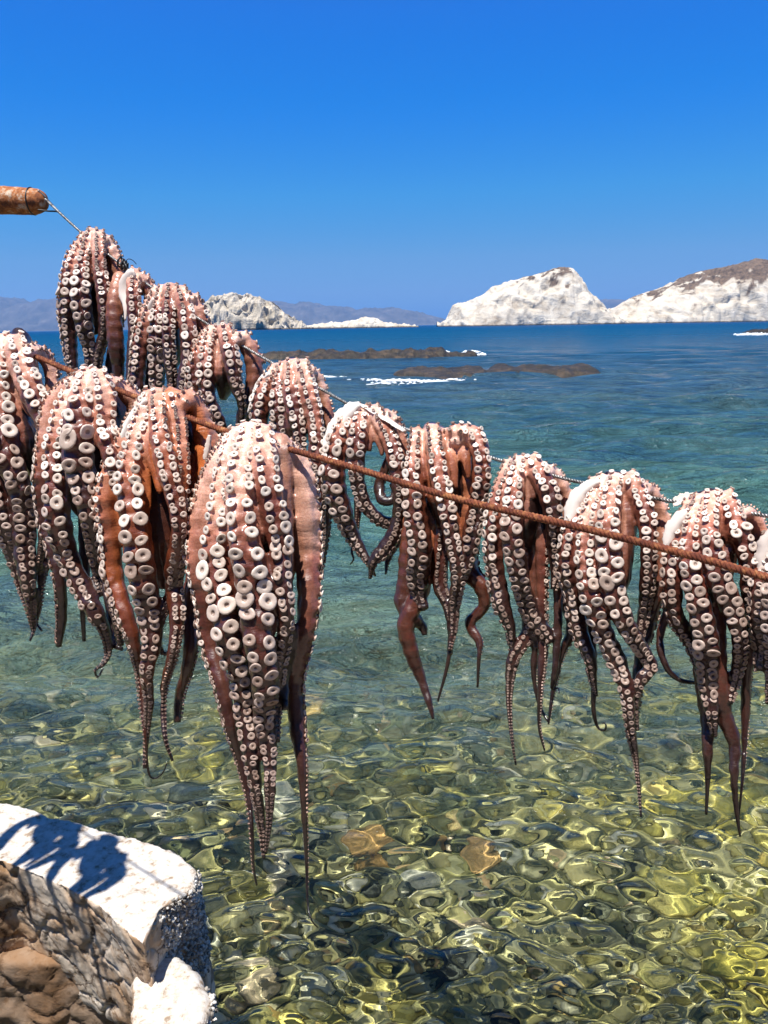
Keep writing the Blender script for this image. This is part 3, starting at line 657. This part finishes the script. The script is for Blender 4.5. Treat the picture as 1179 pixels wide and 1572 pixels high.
# ------------------------------------------------------------------ the quay the picture is taken from (out of frame, added for the light it bounces up)
m, n, l, p = newmat('quay_concrete'); tc = n.new('ShaderNodeNewGeometry').outputs['Position']; n1 = noise_tex(n, l, 3, 7, .6, tc)
l.new(ramp(n, l, n1.outputs[0], [(.35, (.16, .13, .10)), (.6, (.26, .22, .17))]).outputs[0], p.inputs['Base Color']); p.inputs['Roughness'].default_value = .95
bm = bmesh.new(); bmesh.ops.create_cube(bm, size=1); bmesh.ops.bevel(bm, geom=bm.edges[:], offset=.004, segments=2)
me = bpy.data.meshes.new('quay'); bm.to_mesh(me); bm.free(); quay = bpy.data.objects.new('quay', me); C.objects.link(quay); me.materials.append(m)
quay.scale = (24, 9, 1.8); quay.location = (-1, -3.75, -.05); tag(quay, kind='structure')
# ------------------------------------------------------------------ sea air
m = bpy.data.materials.new('sea_air'); m.use_nodes = True; n = m.node_tree.nodes; l = m.node_tree.links; n.clear(); out = n.new('ShaderNodeOutputMaterial'); pv = n.new('ShaderNodeVolumePrincipled')
pv.inputs['Color'].default_value = (.24, .52, 1.0, 1); pv.inputs['Density'].default_value = .7e-4; pv.inputs['Anisotropy'].default_value = .1; l.new(pv.outputs[0], out.inputs['Volume'])
x0, x1, y0, y1, z0, z1 = -16000, 16000, -40, 46000, -22, 560
v = [(x, y, z) for z in (z0, z1) for y in (y0, y1) for x in (x0, x1)]
hz = mesh('haze', v, [(0, 2, 3, 1), (4, 5, 7, 6), (0, 1, 5, 4), (2, 6, 7, 3), (0, 4, 6, 2), (1, 3, 7, 5)], m, False); hz['kind'] = 'stuff'

# unseen boat house, added behind the camera to block sky fill on the octopuses
house = empty('sky_block_house', (-1, -4.6, .85)); tag(house, 'added boat house with blue doors, unseen behind the viewer, blocking sky light', 'house')
m1_, n, l, p = newmat('house_render'); tc = n.new('ShaderNodeNewGeometry').outputs['Position']; l.new(ramp(n, l, noise_tex(n, l, 2, 6, .6, tc).outputs[0], [(.35, (.34, .26, .19)), (.6, (.46, .37, .28))]).outputs[0], p.inputs['Base Color']); p.inputs['Roughness'].default_value = .95
m2_, n, l, p = newmat('door_paint'); p.inputs['Base Color'].default_value = (.02, .09, .22, 1)
def hbox(name, x0, x1, y0, y1, z0, z1, mt):
    v = [(x, y, z) for z in (z0, z1) for y in (y0, y1) for x in (x0, x1)]
    return mesh(name, v, [(0, 2, 3, 1), (4, 5, 7, 6), (0, 1, 5, 4), (2, 6, 7, 3), (0, 4, 6, 2), (1, 3, 7, 5)], mt, False, house)
hbox('wall', -9, 9, -3.5, 0, 0, 5.2, m1_); hbox('roof', -9.2, 9.2, -3.7, .25, 5.2, 5.4, m1_)
for x in (-6, -1.5, 3): hbox('door', x, x + 2.2, .0, .05, 0, 2.5, m2_)

# ------------------------------------------------------------------ the two lines and the pole
def zb(x): return 1 / (.385 + (x - 130) * .00025)
def zf(x): return 1 / (.69 + (x - 30) * .0004)
def rope(name, pts, zfun, r, pitch, mat, label, cat, strands=3, step=.0016):
    q = np.array([P(x, y, zfun(x)) for x, y in pts]); c, L = spl(q, max(40, int(sum(np.linalg.norm(np.diff(q, axis=0), axis=1)) / step)))
    T, N, B = frames(c, np.array((0, 0, 1.0)), 3); s = np.linspace(0, L, len(c)); og = c[0].copy(); t = empty(name, og)
    for k in range(strands):
        a = s / pitch * 2 * math.pi + k * 2 * math.pi / strands
        cc = c + (np.cos(a)[:, None] * N + np.sin(a)[:, None] * B) * r * .58
        T2, N2, B2 = frames(cc, N[3], 3); rr = np.full(len(c), r * .52) * (1 + .06 * np.sin(s * 300 + k))
        v, f = tube(cc, rr, N2, B2, 7); mesh('strand', v - og, f, mat, True, t)
    tag(t, label, cat); return t
rope('rusty_cable', [(-420, 330), (-300, 385), (-200, 430), (-110, 472), (-20, 518), (62, 550), (112, 571), (195, 604), (300, 645), (352, 663), (440, 688), (560, 723), (700, 765), (900, 812), (1050, 850), (1179, 887), (1300, 924)], zf, .0047, .016, RUST, 'thick rusted brown cable stretched in front of the octopuses', 'cable', 3)
rope('steel_wire', [(70, 306), (126, 358), (190, 409), (243, 448), (310, 492), (400, 547), (500, 601), (545, 625), (630, 661), (750, 701), (860, 733), (905, 743), (1000, 764), (1055, 773), (1165, 790), (1290, 812)], zb, .0042, .013, STEEL, 'thin grey twisted steel wire tied to the end of the rusty pole', 'wire', 2, .0018)
# pole
zp = zb(60)
ax = [P(-420, 300, zp * 1.02), P(-200, 303, zp * 1.01), P(-60, 306, zp), P(-20, 306.5, zp), P(20, 308, zp), P(44, 309, zp), P(58, 309, zp), P(66, 309, zp), P(71, 309, zp), P(73, 309, zp)]
rad = [24, 22, 20.5, 20.5, 20, 19.5, 18, 15, 10, 3]
c, L = spl([(*q, r * zp / F0) for q, r in zip(ax, rad)], 420); rr = c[:, 3]; c = c[:, :3]; T, N, B = frames(c, np.array((0, 0, 1.)), 50)
v, f = tube(c, rr, N, B, 36); v = v + 0; og = np.array(P(0, 308, zp)); d = v - c.repeat(36, 0); d /= np.linalg.norm(d, axis=1)[:, None] + 1e-9
v = v + d * (vnoise(v, 9, 3, 4) * .0022 + vnoise(v, 40, 4, 3) * .0008)[:, None]
m, n, l, p = newmat('rusty_painted_pole'); tc = n.new('ShaderNodeTexCoord').outputs['Object']
n1 = noise_tex(n, l, 26, 9, .7, tc, .4); n2 = noise_tex(n, l, 110, 5, .7, tc)
cc_ = ramp(n, l, n1.outputs[0], [(.34, (.06, .028, .018)), (.44, (.25, .075, .02)), (.53, (.42, .15, .04)), (.62, (.55, .44, .33))])
l.new(mixc(n, l, .8, cc_.outputs[0], ramp(n, l, n2.outputs[0], [(.3, (.4, .3, .25)), (.6, (1.1, 1.1, 1.1))]).outputs[0], 'MULTIPLY'), p.inputs['Base Color']); p.inputs['Roughness'].default_value = .85
b = bump(n, l, n1.outputs[0], .8, .006); l.new(bump(n, l, n2.outputs[0], .6, .0015, b), p.inputs['Normal'])
pole = mesh('pole', v - og, f, m); pole.location = og; tag(pole, 'rusty round pole end poking in at the left edge against the sky', 'pole')
# wire wound round the pole end and its tail
def cord(name, pts, r, mat, parent=None, org=None, seg=8):
    q = np.array(pts); c, L = spl(q, max(16, int(12 * len(pts)))); T, N, B = frames(c, np.array((.1, .2, 1.)), 1)
    v, f = tube(c, np.full(len(c), r), N, B, seg); org = np.array(org if org is not None else (0, 0, 0)); return mesh(name, v - org, f, mat, True, parent)
pc = P(64, 309, zp); R_ = 18.5 * zp / F0
t = empty('wire_binding', pc); tag(t, 'dark wire wound round the pole end, holding the steel wire', 'wire')
for k in range(3):
    pts = []
    for a in np.linspace(0, 2 * math.pi * 1.02, 15):
        pts.append(np.array(P(50 + 5.0 * k + 2.0 * math.sin(a + k), 309, zp)) + UPV * math.cos(a) * R_ * (1.05 - .12 * k) + FWD * math.sin(a) * R_ * (1.05 - .12 * k))
    cord('coil', pts, .0026, BLACK if k != 1 else STEEL, t, pc)
cord('tail', [P(58, 322, zp - .03), P(74, 324, zp - .02), P(88, 325, zp), P(97, 331, zp)], .0028, BLACK, t, pc)
cord('strand', [P(58, 292, zp - .03), P(68, 301, zp - .02), P(80, 314, zp), P(97, 331, zp)], .0030, STEEL, t, pc)
def knot(x, y, label, s=1.0):
    z = zb(x); o_ = P(x, y, z); t = empty('wire_tie', o_)
    for k in range(4):
        pts = [np.array(P(x + (k - 1.5) * 2.6 * s + 2 * math.sin(a * 1.3 + k), y + (k - 1.5) * 2.2 * s, z)) + UPV * math.cos(a) * .010 * s + FWD * math.sin(a) * .010 * s for a in np.linspace(0, 6.4, 12)]
        cord('loop', pts, .0022 * s, BLACK, t, o_)
    cord('end', [P(x, y, z - .01), P(x + 4 * s, y - 6 * s, z - .012), P(x + 9 * s, y - 5 * s, z), P(x + 13 * s, y - 1 * s, z + .01)], .0012, BLACK, t, o_)
    tag(t, label, 'tie')
knot(190, 407, 'black tie knotted on the wire at the top of the white flap', 1.5)
knot(243, 446, 'small dark tie on the wire above the third octopus', .6)
knot(546, 628, 'tiny dark tie on the wire over the white hooded octopus', .5)

# ------------------------------------------------------------------ octopuses on the rusty cable (front), left to right
GF = 'octopuses hung on the rusty front cable'; GB = 'octopuses hung on the thin back wire'
octopus(zf, [
 ([(-22, 530, 16), (-34, 590, 20), (-26, 670, 22), (-8, 740, 20), (6, 800, 17), (22, 850, 13), (34, 900, 9), (44, 940, 5), (50, 968, 2.5)], -.045, -25, 1),
 ([(0, 528, 18), (-8, 570, 21), (-4, 630, 23), (10, 690, 22), (28, 740, 19), (36, 790, 19), (36, 840, 17), (42, 890, 12), (48, 930, 8), (52, 962, 4), (46, 984, 1.5)], -.040, -5, 1.05),
 ([(24, 528, 17), (34, 565, 20), (52, 605, 19), (66, 645, 16), (76, 690, 14), (80, 740, 12), (74, 790, 10), (64, 840, 7), (58, 880, 4)], -.030, 12, 1.05),
 ([(58, 540, 13), (76, 565, 13), (80, 610, 13), (74, 690, 15), (76, 760, 17), (78, 830, 15), (66, 878, 8), (62, 925, 4.5), (56, 955, 3), (64, 968, 2)], .04, 95, .9),
], 'pale pink octopus cut by the left edge, first on the rusty cable', GF)
octopus(zf, [
 ([(112, 584, 10), (84, 620, 14), (70, 680, 15), (68, 740, 16), (76, 800, 15), (86, 850, 14), (94, 900, 11), (95, 950, 9), (90, 992, 6)], -.010, -70, .9),
 ([(124, 581, 13), (104, 630, 18), (92, 690, 20), (86, 740, 20), (94, 800, 19), (108, 855, 18), (126, 905, 16), (148, 940, 13), (160, 965, 9), (166, 1000, 6), (158, 1020, 4), (146, 1028, 2.5), (150, 1040, 2), (158, 1026, 1.5)], -.035, -25, 1),
 ([(134, 579, 15), (120, 630, 20), (114, 690, 23), (122, 735, 22), (132, 785, 18), (142, 835, 14), (150, 880, 9), (156, 915, 5)], -.050, -5, 1.1),
 ([(150, 582, 18), (156, 615, 20), (164, 660, 18), (172, 700, 16), (178, 750, 13), (176, 820, 11), (168, 900, 10), (178, 955, 8), (186, 990, 5)], -.035, 12, 1),
 ([(180, 592, 16), (204, 620, 16), (208, 660, 15), (190, 740, 13), (165, 850, 12), (168, 930, 9), (173, 985, 6), (187, 996, 4)], .04, 100, .8),
 ([(140, 590, 12), (135, 720, 14), (130, 860, 10), (127, 930, 5), (129, 984, 3)], .05, 170, .6),
], 'pink octopus with large round suckers, second from the left on the rusty cable', GF)
octopus(zf, [
 ([(222, 614, 11), (186, 690, 16), (168, 760, 18), (166, 820, 18), (174, 880, 16), (192, 945, 14), (208, 990, 11), (214, 1030, 8), (218, 1080, 6), (223, 1130, 4), (228, 1185, 2.5), (238, 1195, 1.6), (250, 1186, 1.4), (256, 1172, 1.2)], -.015, -60, .85),
 ([(230, 612, 14), (206, 680, 20), (199, 740, 24), (206, 810, 25), (215, 880, 24), (226, 945, 20), (232, 985, 15), (226, 1030, 12), (228, 1080, 7.5), (224, 1140, 4.5), (222, 1180, 3)], -.045, -15, 1.12),
 ([(243, 610, 16), (246, 660, 17), (260, 720, 18), (271, 770, 16), (274, 820, 13), (270, 870, 15), (263, 910, 13), (246, 945, 10), (241, 980, 7), (250, 1003, 4), (262, 1000, 2.5)], -.052, 5, .85),
 ([(266, 612, 18), (275, 650, 15), (276, 720, 13), (274, 800, 11), (270, 880, 12), (270, 950, 12), (264, 1005, 10), (253, 1050, 8), (250, 1090, 5), (254, 1135, 3.5), (265, 1168, 2)], -.02, 20, .9),
 ([(292, 614, 18), (312, 655, 21), (319, 720, 22), (314, 790, 21), (302, 860, 19), (292, 930, 17), (291, 985, 15), (284, 1030, 11), (275, 1070, 8.5), (272, 1108, 7)], .035, 115, .8),
], 'orange brown octopus, third from the left on the rusty cable, with a wide dark gap', GF,
 flaps=[([(224, 612, 5), (200, 642, 10), (182, 680, 10), (170, 720, 7), (164, 752, 3)], -.045, -35), ([(322, 668, 3), (319, 688, 5), (315, 706, 4)], .0, 20)], orange=.95)
octopus(zf, [
 ([(350, 674, 11), (326, 720, 16), (310, 790, 18), (304, 860, 17), (310, 920, 16), (322, 985, 16), (338, 1050, 15), (354, 1110, 13), (370, 1165, 10), (382, 1220, 7), (387, 1280, 4.5), (389, 1330, 3), (394, 1358, 2)], -.005, -70, .8),
 ([(362, 670, 14), (343, 730, 19), (336, 800, 23), (336, 860, 25), (344, 920, 25), (358, 980, 23), (368, 1040, 20), (375, 1100, 17), (384, 1160, 14), (394, 1220, 10), (402, 1270, 7), (405, 1318, 3)], -.040, -22, 1.12),
 ([(382, 666, 17), (370, 730, 22), (372, 795, 26), (384, 860, 28), (392, 920, 27), (398, 975, 23), (403, 1040, 20), (406, 1100, 17), (412, 1155, 14), (416, 1205, 10), (413, 1260, 6), (408, 1310, 2.5)], -.055, -4, 1.12),
 ([(404, 668, 19), (408, 720, 22), (420, 785, 21), (428, 840, 18), (434, 890, 15), (438, 950, 13), (430, 1020, 12), (426, 1085, 8), (425, 1140, 5)], -.040, 14, 1.05),
 ([(430, 680, 16), (438, 760, 14), (440, 850, 13), (436, 930, 14), (440, 985, 14), (436, 1030, 10), (438, 1090, 6)], -.005, 185, 0),
 ([(444, 690, 16), (463, 730, 23), (468, 790, 24), (469, 850, 24), (472, 905, 22), (464, 970, 19), (455, 1040, 17), (454, 1110, 14), (462, 1180, 10), (468, 1250, 6.5), (470, 1320, 3.8), (472, 1385, 2.2), (478, 1412, 1.6), (488, 1424, 1.3)], .032, 105, .8),
], 'biggest octopus, fourth on the rusty cable, with one very long brown arm', GF)

# ------------------------------------------------------------------ octopuses on the thin wire (behind), left to right
octopus(zb, [
 ([(128, 366, 8), (104, 420, 11), (99, 480, 10), (106, 540, 8), (112, 610, 5), (114, 660, 3)], -.005, -80, .95),
 ([(136, 363, 10), (116, 400, 14), (107, 450, 15), (108, 500, 13), (112, 550, 10), (116, 600, 7), (118, 650, 4)], -.035, -45, 1),
 ([(142, 362, 11), (129, 410, 14), (127, 460, 16), (132, 500, 14), (137, 540, 10), (140, 590, 7), (142, 650, 4)], -.048, -12, 1.1),
 ([(152, 364, 11), (155, 410, 12), (159, 460, 12), (159, 510, 9), (150, 550, 8), (146, 620, 5)], -.040, 10, .9),
 ([(163, 370, 12), (179, 400, 12), (182, 440, 11), (178, 500, 10), (168, 570, 8), (168, 640, 4)], .03, 85, .9),
], 'topmost octopus, highest on the thin wire beside the rusty pole', GB)
octopus(zb, [
 ([(184, 426, 10), (176, 470, 13), (176, 530, 13), (182, 570, 10), (180, 640, 5)], -.03, 170, 0),
 ([(206, 422, 11), (207, 460, 12), (206, 510, 11), (203, 555, 9), (198, 620, 5)], -.03, 10, .95),
 ([(222, 430, 11), (233, 465, 11), (232, 520, 10), (226, 600, 6)], .03, 90, .9),
], 'narrow octopus with a pointed white flap hanging down its left side', GB,
 flaps=[([(206, 418, 6), (194, 428, 14), (188, 446, 12), (192, 470, 5.5), (192, 492, 1.5)], -.05, -15)], orange=.15)
octopus(zb, [
 ([(238, 450, 9), (224, 500, 13), (216, 550, 14), (213, 600, 12), (218, 650, 8), (221, 710, 4)], -.02, -50, 1),
 ([(250, 448, 10), (243, 500, 13), (240, 555, 14), (240, 605, 12), (241, 660, 7)], -.04, -15, 1.05),
 ([(262, 447, 12), (260, 500, 11), (262, 550, 10), (266, 600, 8), (268, 660, 5)], -.045, 5, 1),
 ([(278, 450, 12), (286, 495, 13), (288, 545, 13), (283, 595, 11), (277, 645, 7), (273, 700, 4)], -.035, 15, .95),
 ([(298, 462, 12), (311, 500, 12), (309, 560, 11), (301, 620, 9), (298, 680, 5)], .03, 85, 1),
], 'octopus with a white flap on its left shoulder, third from the pole', GB,
 flaps=[([(236, 458, 5), (226, 474, 9), (216, 496, 8), (207, 518, 2)], -.05, -30)])
octopus(zb, [
 ([(318, 512, 9), (304, 560, 13), (302, 610, 13), (309, 670, 9), (315, 730, 5)], -.012, -60, 1),
 ([(328, 510, 11), (317, 560, 14), (319, 610, 13), (334, 650, 12), (348, 690, 8), (352, 740, 5)], -.035, -22, 1.1),
 ([(346, 509, 13), (353, 550, 14), (363, 590, 11), (371, 622, 7), (370, 670, 5)], -.040, 15, 1),
 ([(374, 522, 14), (392, 560, 14), (386, 600, 14), (373, 640, 12), (366, 690, 8), (362, 740, 5)], .03, 120, .9),
], 'octopus fourth from the pole with a plump brown arm curving down its right', GB)
octopus(zb, [
 ([(424, 567, 10), (406, 605, 14), (396, 645, 14), (398, 700, 11), (402, 770, 7)], -.02, -40, .95),
 ([(436, 565, 11), (425, 610, 14), (430, 660, 13), (440, 710, 10), (450, 770, 6)], -.035, -15, .95),
 ([(448, 563, 13), (452, 610, 14), (460, 660, 12), (464, 710, 9), (466, 770, 7), (468, 830, 5)], -.042, 5, .95),
 ([(464, 563, 14), (477, 605, 16), (485, 655, 14), (488, 705, 12), (490, 760, 10), (492, 820, 9), (488, 880, 6), (480, 950, 3)], -.035, 15, .95),
 ([(482, 574, 11), (498, 612, 11), (503, 655, 11), (505, 725, 10), (499, 800, 10), (489, 865, 9), (478, 935, 4)], .04, 110, .85),
], 'octopus fifth from the pole, right behind the biggest one', GB,
 flaps=[([(414, 573, 5), (400, 585, 8), (392, 604, 9), (384, 624, 4), (380, 634, 1.5)], -.045, -30)])
octopus(zb, [
 ([(543, 634, 13), (524, 675, 18), (516, 730, 19), (524, 780, 16), (540, 820, 12), (558, 848, 8), (570, 872, 4), (576, 884, 2)], -.03, -32, 1.05),
 ([(557, 632, 12), (550, 675, 15), (546, 720, 14), (556, 765, 12), (578, 795, 10), (602, 803, 9), (612, 790, 6)], -.045, -8, 1),
 ([(575, 632, 13), (595, 672, 14), (609, 705, 14), (614, 755, 13), (609, 805, 13), (590, 842, 12), (573, 862, 8), (568, 888, 3)], -.030, 22, .9),
 ([(592, 640, 12), (604, 690, 10), (590, 722, 9), (581, 745, 9), (587, 767, 8), (601, 768, 7), (607, 752, 6), (600, 742, 4)], .0, 150, .9),
 ([(602, 646, 14), (618, 685, 12), (622, 740, 10), (616, 810, 10), (596, 855, 6), (592, 882, 2)], .04, 85, .9),
 ([(550, 650, 10), (552, 740, 8), (546, 820, 4), (540, 846, 2.5), (543, 858, 1.6), (538, 866, 1.2)], .02, 10, .6),
], 'curled up short octopus under a broad white hood of flesh', GB,
 flaps=[([(552, 620, 5), (534, 634, 17), (516, 654, 18), (502, 678, 11), (494, 694, 3)], -.052, -30), ([(545, 618, 4), (570, 628, 10), (596, 644, 10), (622, 662, 6)], -.02, 60)], bag=0)
octopus(zb, [
 ([(640, 668, 12), (633, 720, 15), (640, 780, 18), (643, 840, 18), (641, 885, 17), (645, 915, 12), (652, 935, 7)], -.035, -15, .95),
 ([(666, 664, 14), (672, 712, 17), (681, 770, 16), (693, 830, 15), (702, 880, 14), (698, 930, 10), (696, 970, 6), (690, 1000, 3)], -.045, 2, .9),
 ([(698, 664, 14), (726, 670, 17), (737, 700, 15), (735, 742, 15), (729, 790, 15), (721, 840, 15), (709, 884, 12), (704, 905, 7)], -.020, 15, .95),
 ([(650, 680, 14), (636, 800, 16), (624, 890, 15), (614, 925, 12), (632, 945, 11), (648, 962, 8), (652, 975, 4)], .02, 160, .6),
 ([(676, 690, 16), (662, 800, 17), (646, 900, 14), (626, 955, 13), (632, 995, 12), (645, 1040, 9), (659, 1080, 5.5), (665, 1104, 2)], .03, 165, .6),
 ([(715, 676, 14), (722, 780, 15), (722, 870, 14), (738, 900, 13), (742, 930, 10), (720, 957, 8), (735, 985, 7), (735, 1010, 4), (733, 1055, 2)], .03, 130, .7),
 ([(692, 690, 12), (695, 850, 8), (702, 900, 5), (696, 930, 5), (692, 980, 4), (686, 1025, 3), (672, 1077, 1.5)], .01, 170, .5),
 ([(684, 690, 14), (684, 800, 14), (676, 890, 13), (688, 932, 10), (694, 965, 8), (690, 1005, 4)], .02, 10, .6),
], 'orange tinged octopus whose right arm arches over the wire, arms twisting below', GB, orange=.45)
octopus(zb, [
 ([(783, 714, 11), (765, 760, 14), (756, 820, 15), (760, 880, 15), (772, 930, 13), (784, 965, 9), (786, 1000, 5)], -.02, -42, 1),
 ([(797, 712, 13), (786, 770, 17), (790, 830, 18), (799, 890, 17), (814, 935, 15), (834, 968, 12), (848, 985, 7)], -.048, -8, 1.12),
 ([(818, 713, 16), (836, 750, 17), (847, 790, 14), (852, 830, 12), (854, 875, 10), (850, 905, 6)], -.030, 20, .95),
 ([(846, 726, 14), (867, 762, 12), (872, 800, 12), (865, 860, 12), (869, 920, 12), (876, 965, 10), (860, 1005, 7), (849, 1060, 4.5), (842, 1112, 2)], .035, 100, .8),
 ([(800, 740, 14), (800, 880, 13), (812, 960, 13), (790, 1008, 10), (782, 1060, 6.5), (783, 1110, 3.5), (788, 1150, 2.2), (792, 1174, 1.5)], .02, 10, .7),
 ([(825, 740, 12), (824, 900, 10), (822, 980, 7), (819, 1040, 5), (829, 1085, 3.5), (842, 1108, 2)], .03, 120, .6),
 ([(832, 740, 12), (830, 920, 11), (833, 1000, 8), (830, 1065, 5), (828, 1115, 3.2), (836, 1152, 1.8)], .01, 60, .7),
 ([(850, 760, 10), (856, 900, 8), (856, 980, 7), (851, 1035, 5), (848, 1058, 2.5), (857, 1056, 1.6), (858, 1064, 1.3)], .015, 170, .6),
], 'pale topped octopus between the arched orange one and the white shouldered one', GB)
octopus(zb, [
 ([(914, 744, 12), (890, 800, 15), (874, 860, 16), (879, 920, 15), (893, 970, 13), (905, 1010, 10), (911, 1045, 6), (916, 1068, 2.5)], -.015, -48, 1),
 ([(928, 741, 13), (908, 790, 16), (903, 850, 19), (911, 910, 18), (928, 970, 16), (947, 1020, 14), (960, 1065, 11), (968, 1112, 9), (976, 1160, 5.5), (981, 1212, 3), (984, 1254, 1.8)], -.042, -18, 1.12),
 ([(944, 739, 14), (932, 795, 18), (936, 855, 20), (946, 910, 17), (963, 960, 16), (986, 1000, 13), (998, 1024, 10), (984, 1044, 9), (974, 1075, 8), (977, 1120, 5)], -.055, 0, 1.12),
 ([(966, 739, 17), (986, 780, 16), (994, 830, 13), (994, 890, 12), (988, 940, 10), (980, 995, 6)], -.030, 22, 1),
 ([(996, 754, 14), (1014, 792, 14), (1018, 840, 14), (1011, 900, 14), (999, 950, 12), (985, 1000, 10), (976, 1080, 8), (973, 1130, 3)], .035, 100, .75),
 ([(905, 760, 10), (896, 900, 10), (908, 1000, 8), (911, 1050, 5), (911, 1090, 3.5), (917, 1116, 2.5), (928, 1121, 2), (930, 1111, 1.4), (924, 1110, 1.1)], .02, 170, 0),
], 'octopus with a knobbly crown and a white left shoulder, second from the right edge', GB,
 flaps=[([(920, 738, 5), (898, 750, 11), (882, 770, 15), (874, 796, 11), (868, 826, 4)], -.05, -35)])
octopus(zb, [
 ([(1060, 774, 11), (1043, 830, 16), (1033, 890, 16), (1039, 940, 15), (1056, 980, 12), (1071, 1015, 8), (1078, 1050, 4)], -.02, -48, 1),
 ([(1074, 770, 12), (1059, 820, 16), (1061, 880, 19), (1071, 930, 19), (1082, 980, 19), (1085, 1025, 17), (1088, 1062, 14), (1093, 1095, 9), (1096, 1130, 5)], -.045, -12, 1.15),
 ([(1092, 767, 14), (1087, 820, 15), (1104, 880, 17), (1120, 930, 17), (1133, 975, 13), (1136, 1012, 10), (1128, 1045, 9), (1120, 1080, 5)], -.055, 3, 1.15),
 ([(1114, 768, 17), (1136, 815, 17), (1148, 860, 14), (1151, 910, 12), (1153, 960, 9), (1150, 1000, 5)], -.030, 18, 1),
 ([(1150, 790, 14), (1168, 835, 14), (1168, 915, 13), (1155, 980, 12), (1148, 1030, 9), (1144, 1100, 6.5), (1142, 1170, 4), (1138, 1215, 2.4), (1134, 1252, 1.6)], .03, 130, .6),
 ([(1080, 800, 12), (1078, 960, 14), (1080, 1050, 12), (1083, 1105, 10), (1088, 1155, 7.5), (1086, 1205, 3.8), (1084, 1250, 2.2)], .015, 165, 0),
 ([(1100, 800, 14), (1100, 960, 14), (1106, 1050, 14), (1112, 1095, 13), (1125, 1142, 10), (1126, 1190, 7), (1130, 1238, 4.5), (1136, 1284, 1.8)], -.005, 170, .5),
 ([(1045, 820, 10), (1028, 930, 9), (1013, 975, 7), (1020, 1015, 5.5), (1040, 1042, 4.5), (1072, 1049, 3)], .03, 170, 0),
], 'octopus with coral pink suckers and white torn flaps, last whole one on the right', GB,
 flaps=[([(1058, 782, 4), (1044, 796, 12), (1030, 816, 12), (1022, 842, 5), (1020, 862, 2)], -.05, -35), ([(1072, 764, 6), (1052, 768, 11), (1034, 774, 8)], .0, 70)], tint=(1.06, .95, .92))
octopus(zb, [
 ([(1182, 828, 12), (1170, 880, 15), (1166, 940, 15), (1170, 990, 13), (1166, 1030, 8)], -.03, -30, 1.05),
 ([(1200, 822, 14), (1192, 880, 18), (1188, 950, 18), (1186, 1010, 12), (1180, 1080, 6)], -.045, -8, 1.05),
 ([(1226, 824, 16), (1232, 900, 18), (1228, 980, 14), (1220, 1080, 8), (1216, 1180, 3)], -.04, 12, 1),
 ([(1250, 832, 16), (1262, 900, 16), (1252, 1000, 12), (1240, 1100, 5)], .03, 90, .8),
], 'octopus cut off by the right edge with a thick white hood', GB,
 flaps=[([(1196, 808, 6), (1182, 830, 15), (1174, 858, 15), (1170, 884, 10), (1160, 905, 3)], -.062, -30)])

for k_, (x_, y_) in enumerate(((-300, 400), (-395, 352))):
    octopus(zf, [
     ([(x_ - 20, y_, 12), (x_ - 55, y_ + 60, 15), (x_ - 60, y_ + 140, 15), (x_ - 45, y_ + 230, 10), (x_ - 40, y_ + 320, 4)], -.02, -50, 1),
     ([(x_, y_ - 4, 15), (x_ - 15, y_ + 60, 20), (x_ - 12, y_ + 150, 20), (x_ - 4, y_ + 250, 14), (x_, y_ + 360, 5)], -.045, -10, 1.05),
     ([(x_ + 18, y_, 15), (x_ + 32, y_ + 60, 18), (x_ + 34, y_ + 140, 17), (x_ + 24, y_ + 240, 10), (x_ + 20, y_ + 330, 4)], -.035, 18, 1),
     ([(x_ + 36, y_ + 10, 14), (x_ + 50, y_ + 70, 14), (x_ + 48, y_ + 160, 13), (x_ + 30, y_ + 300, 5)], .03, 95, .9)],
     ('octopus farther along the rusty cable, outside the left edge', 'octopus outside the left edge, farthest along the rusty cable')[k_], GF)
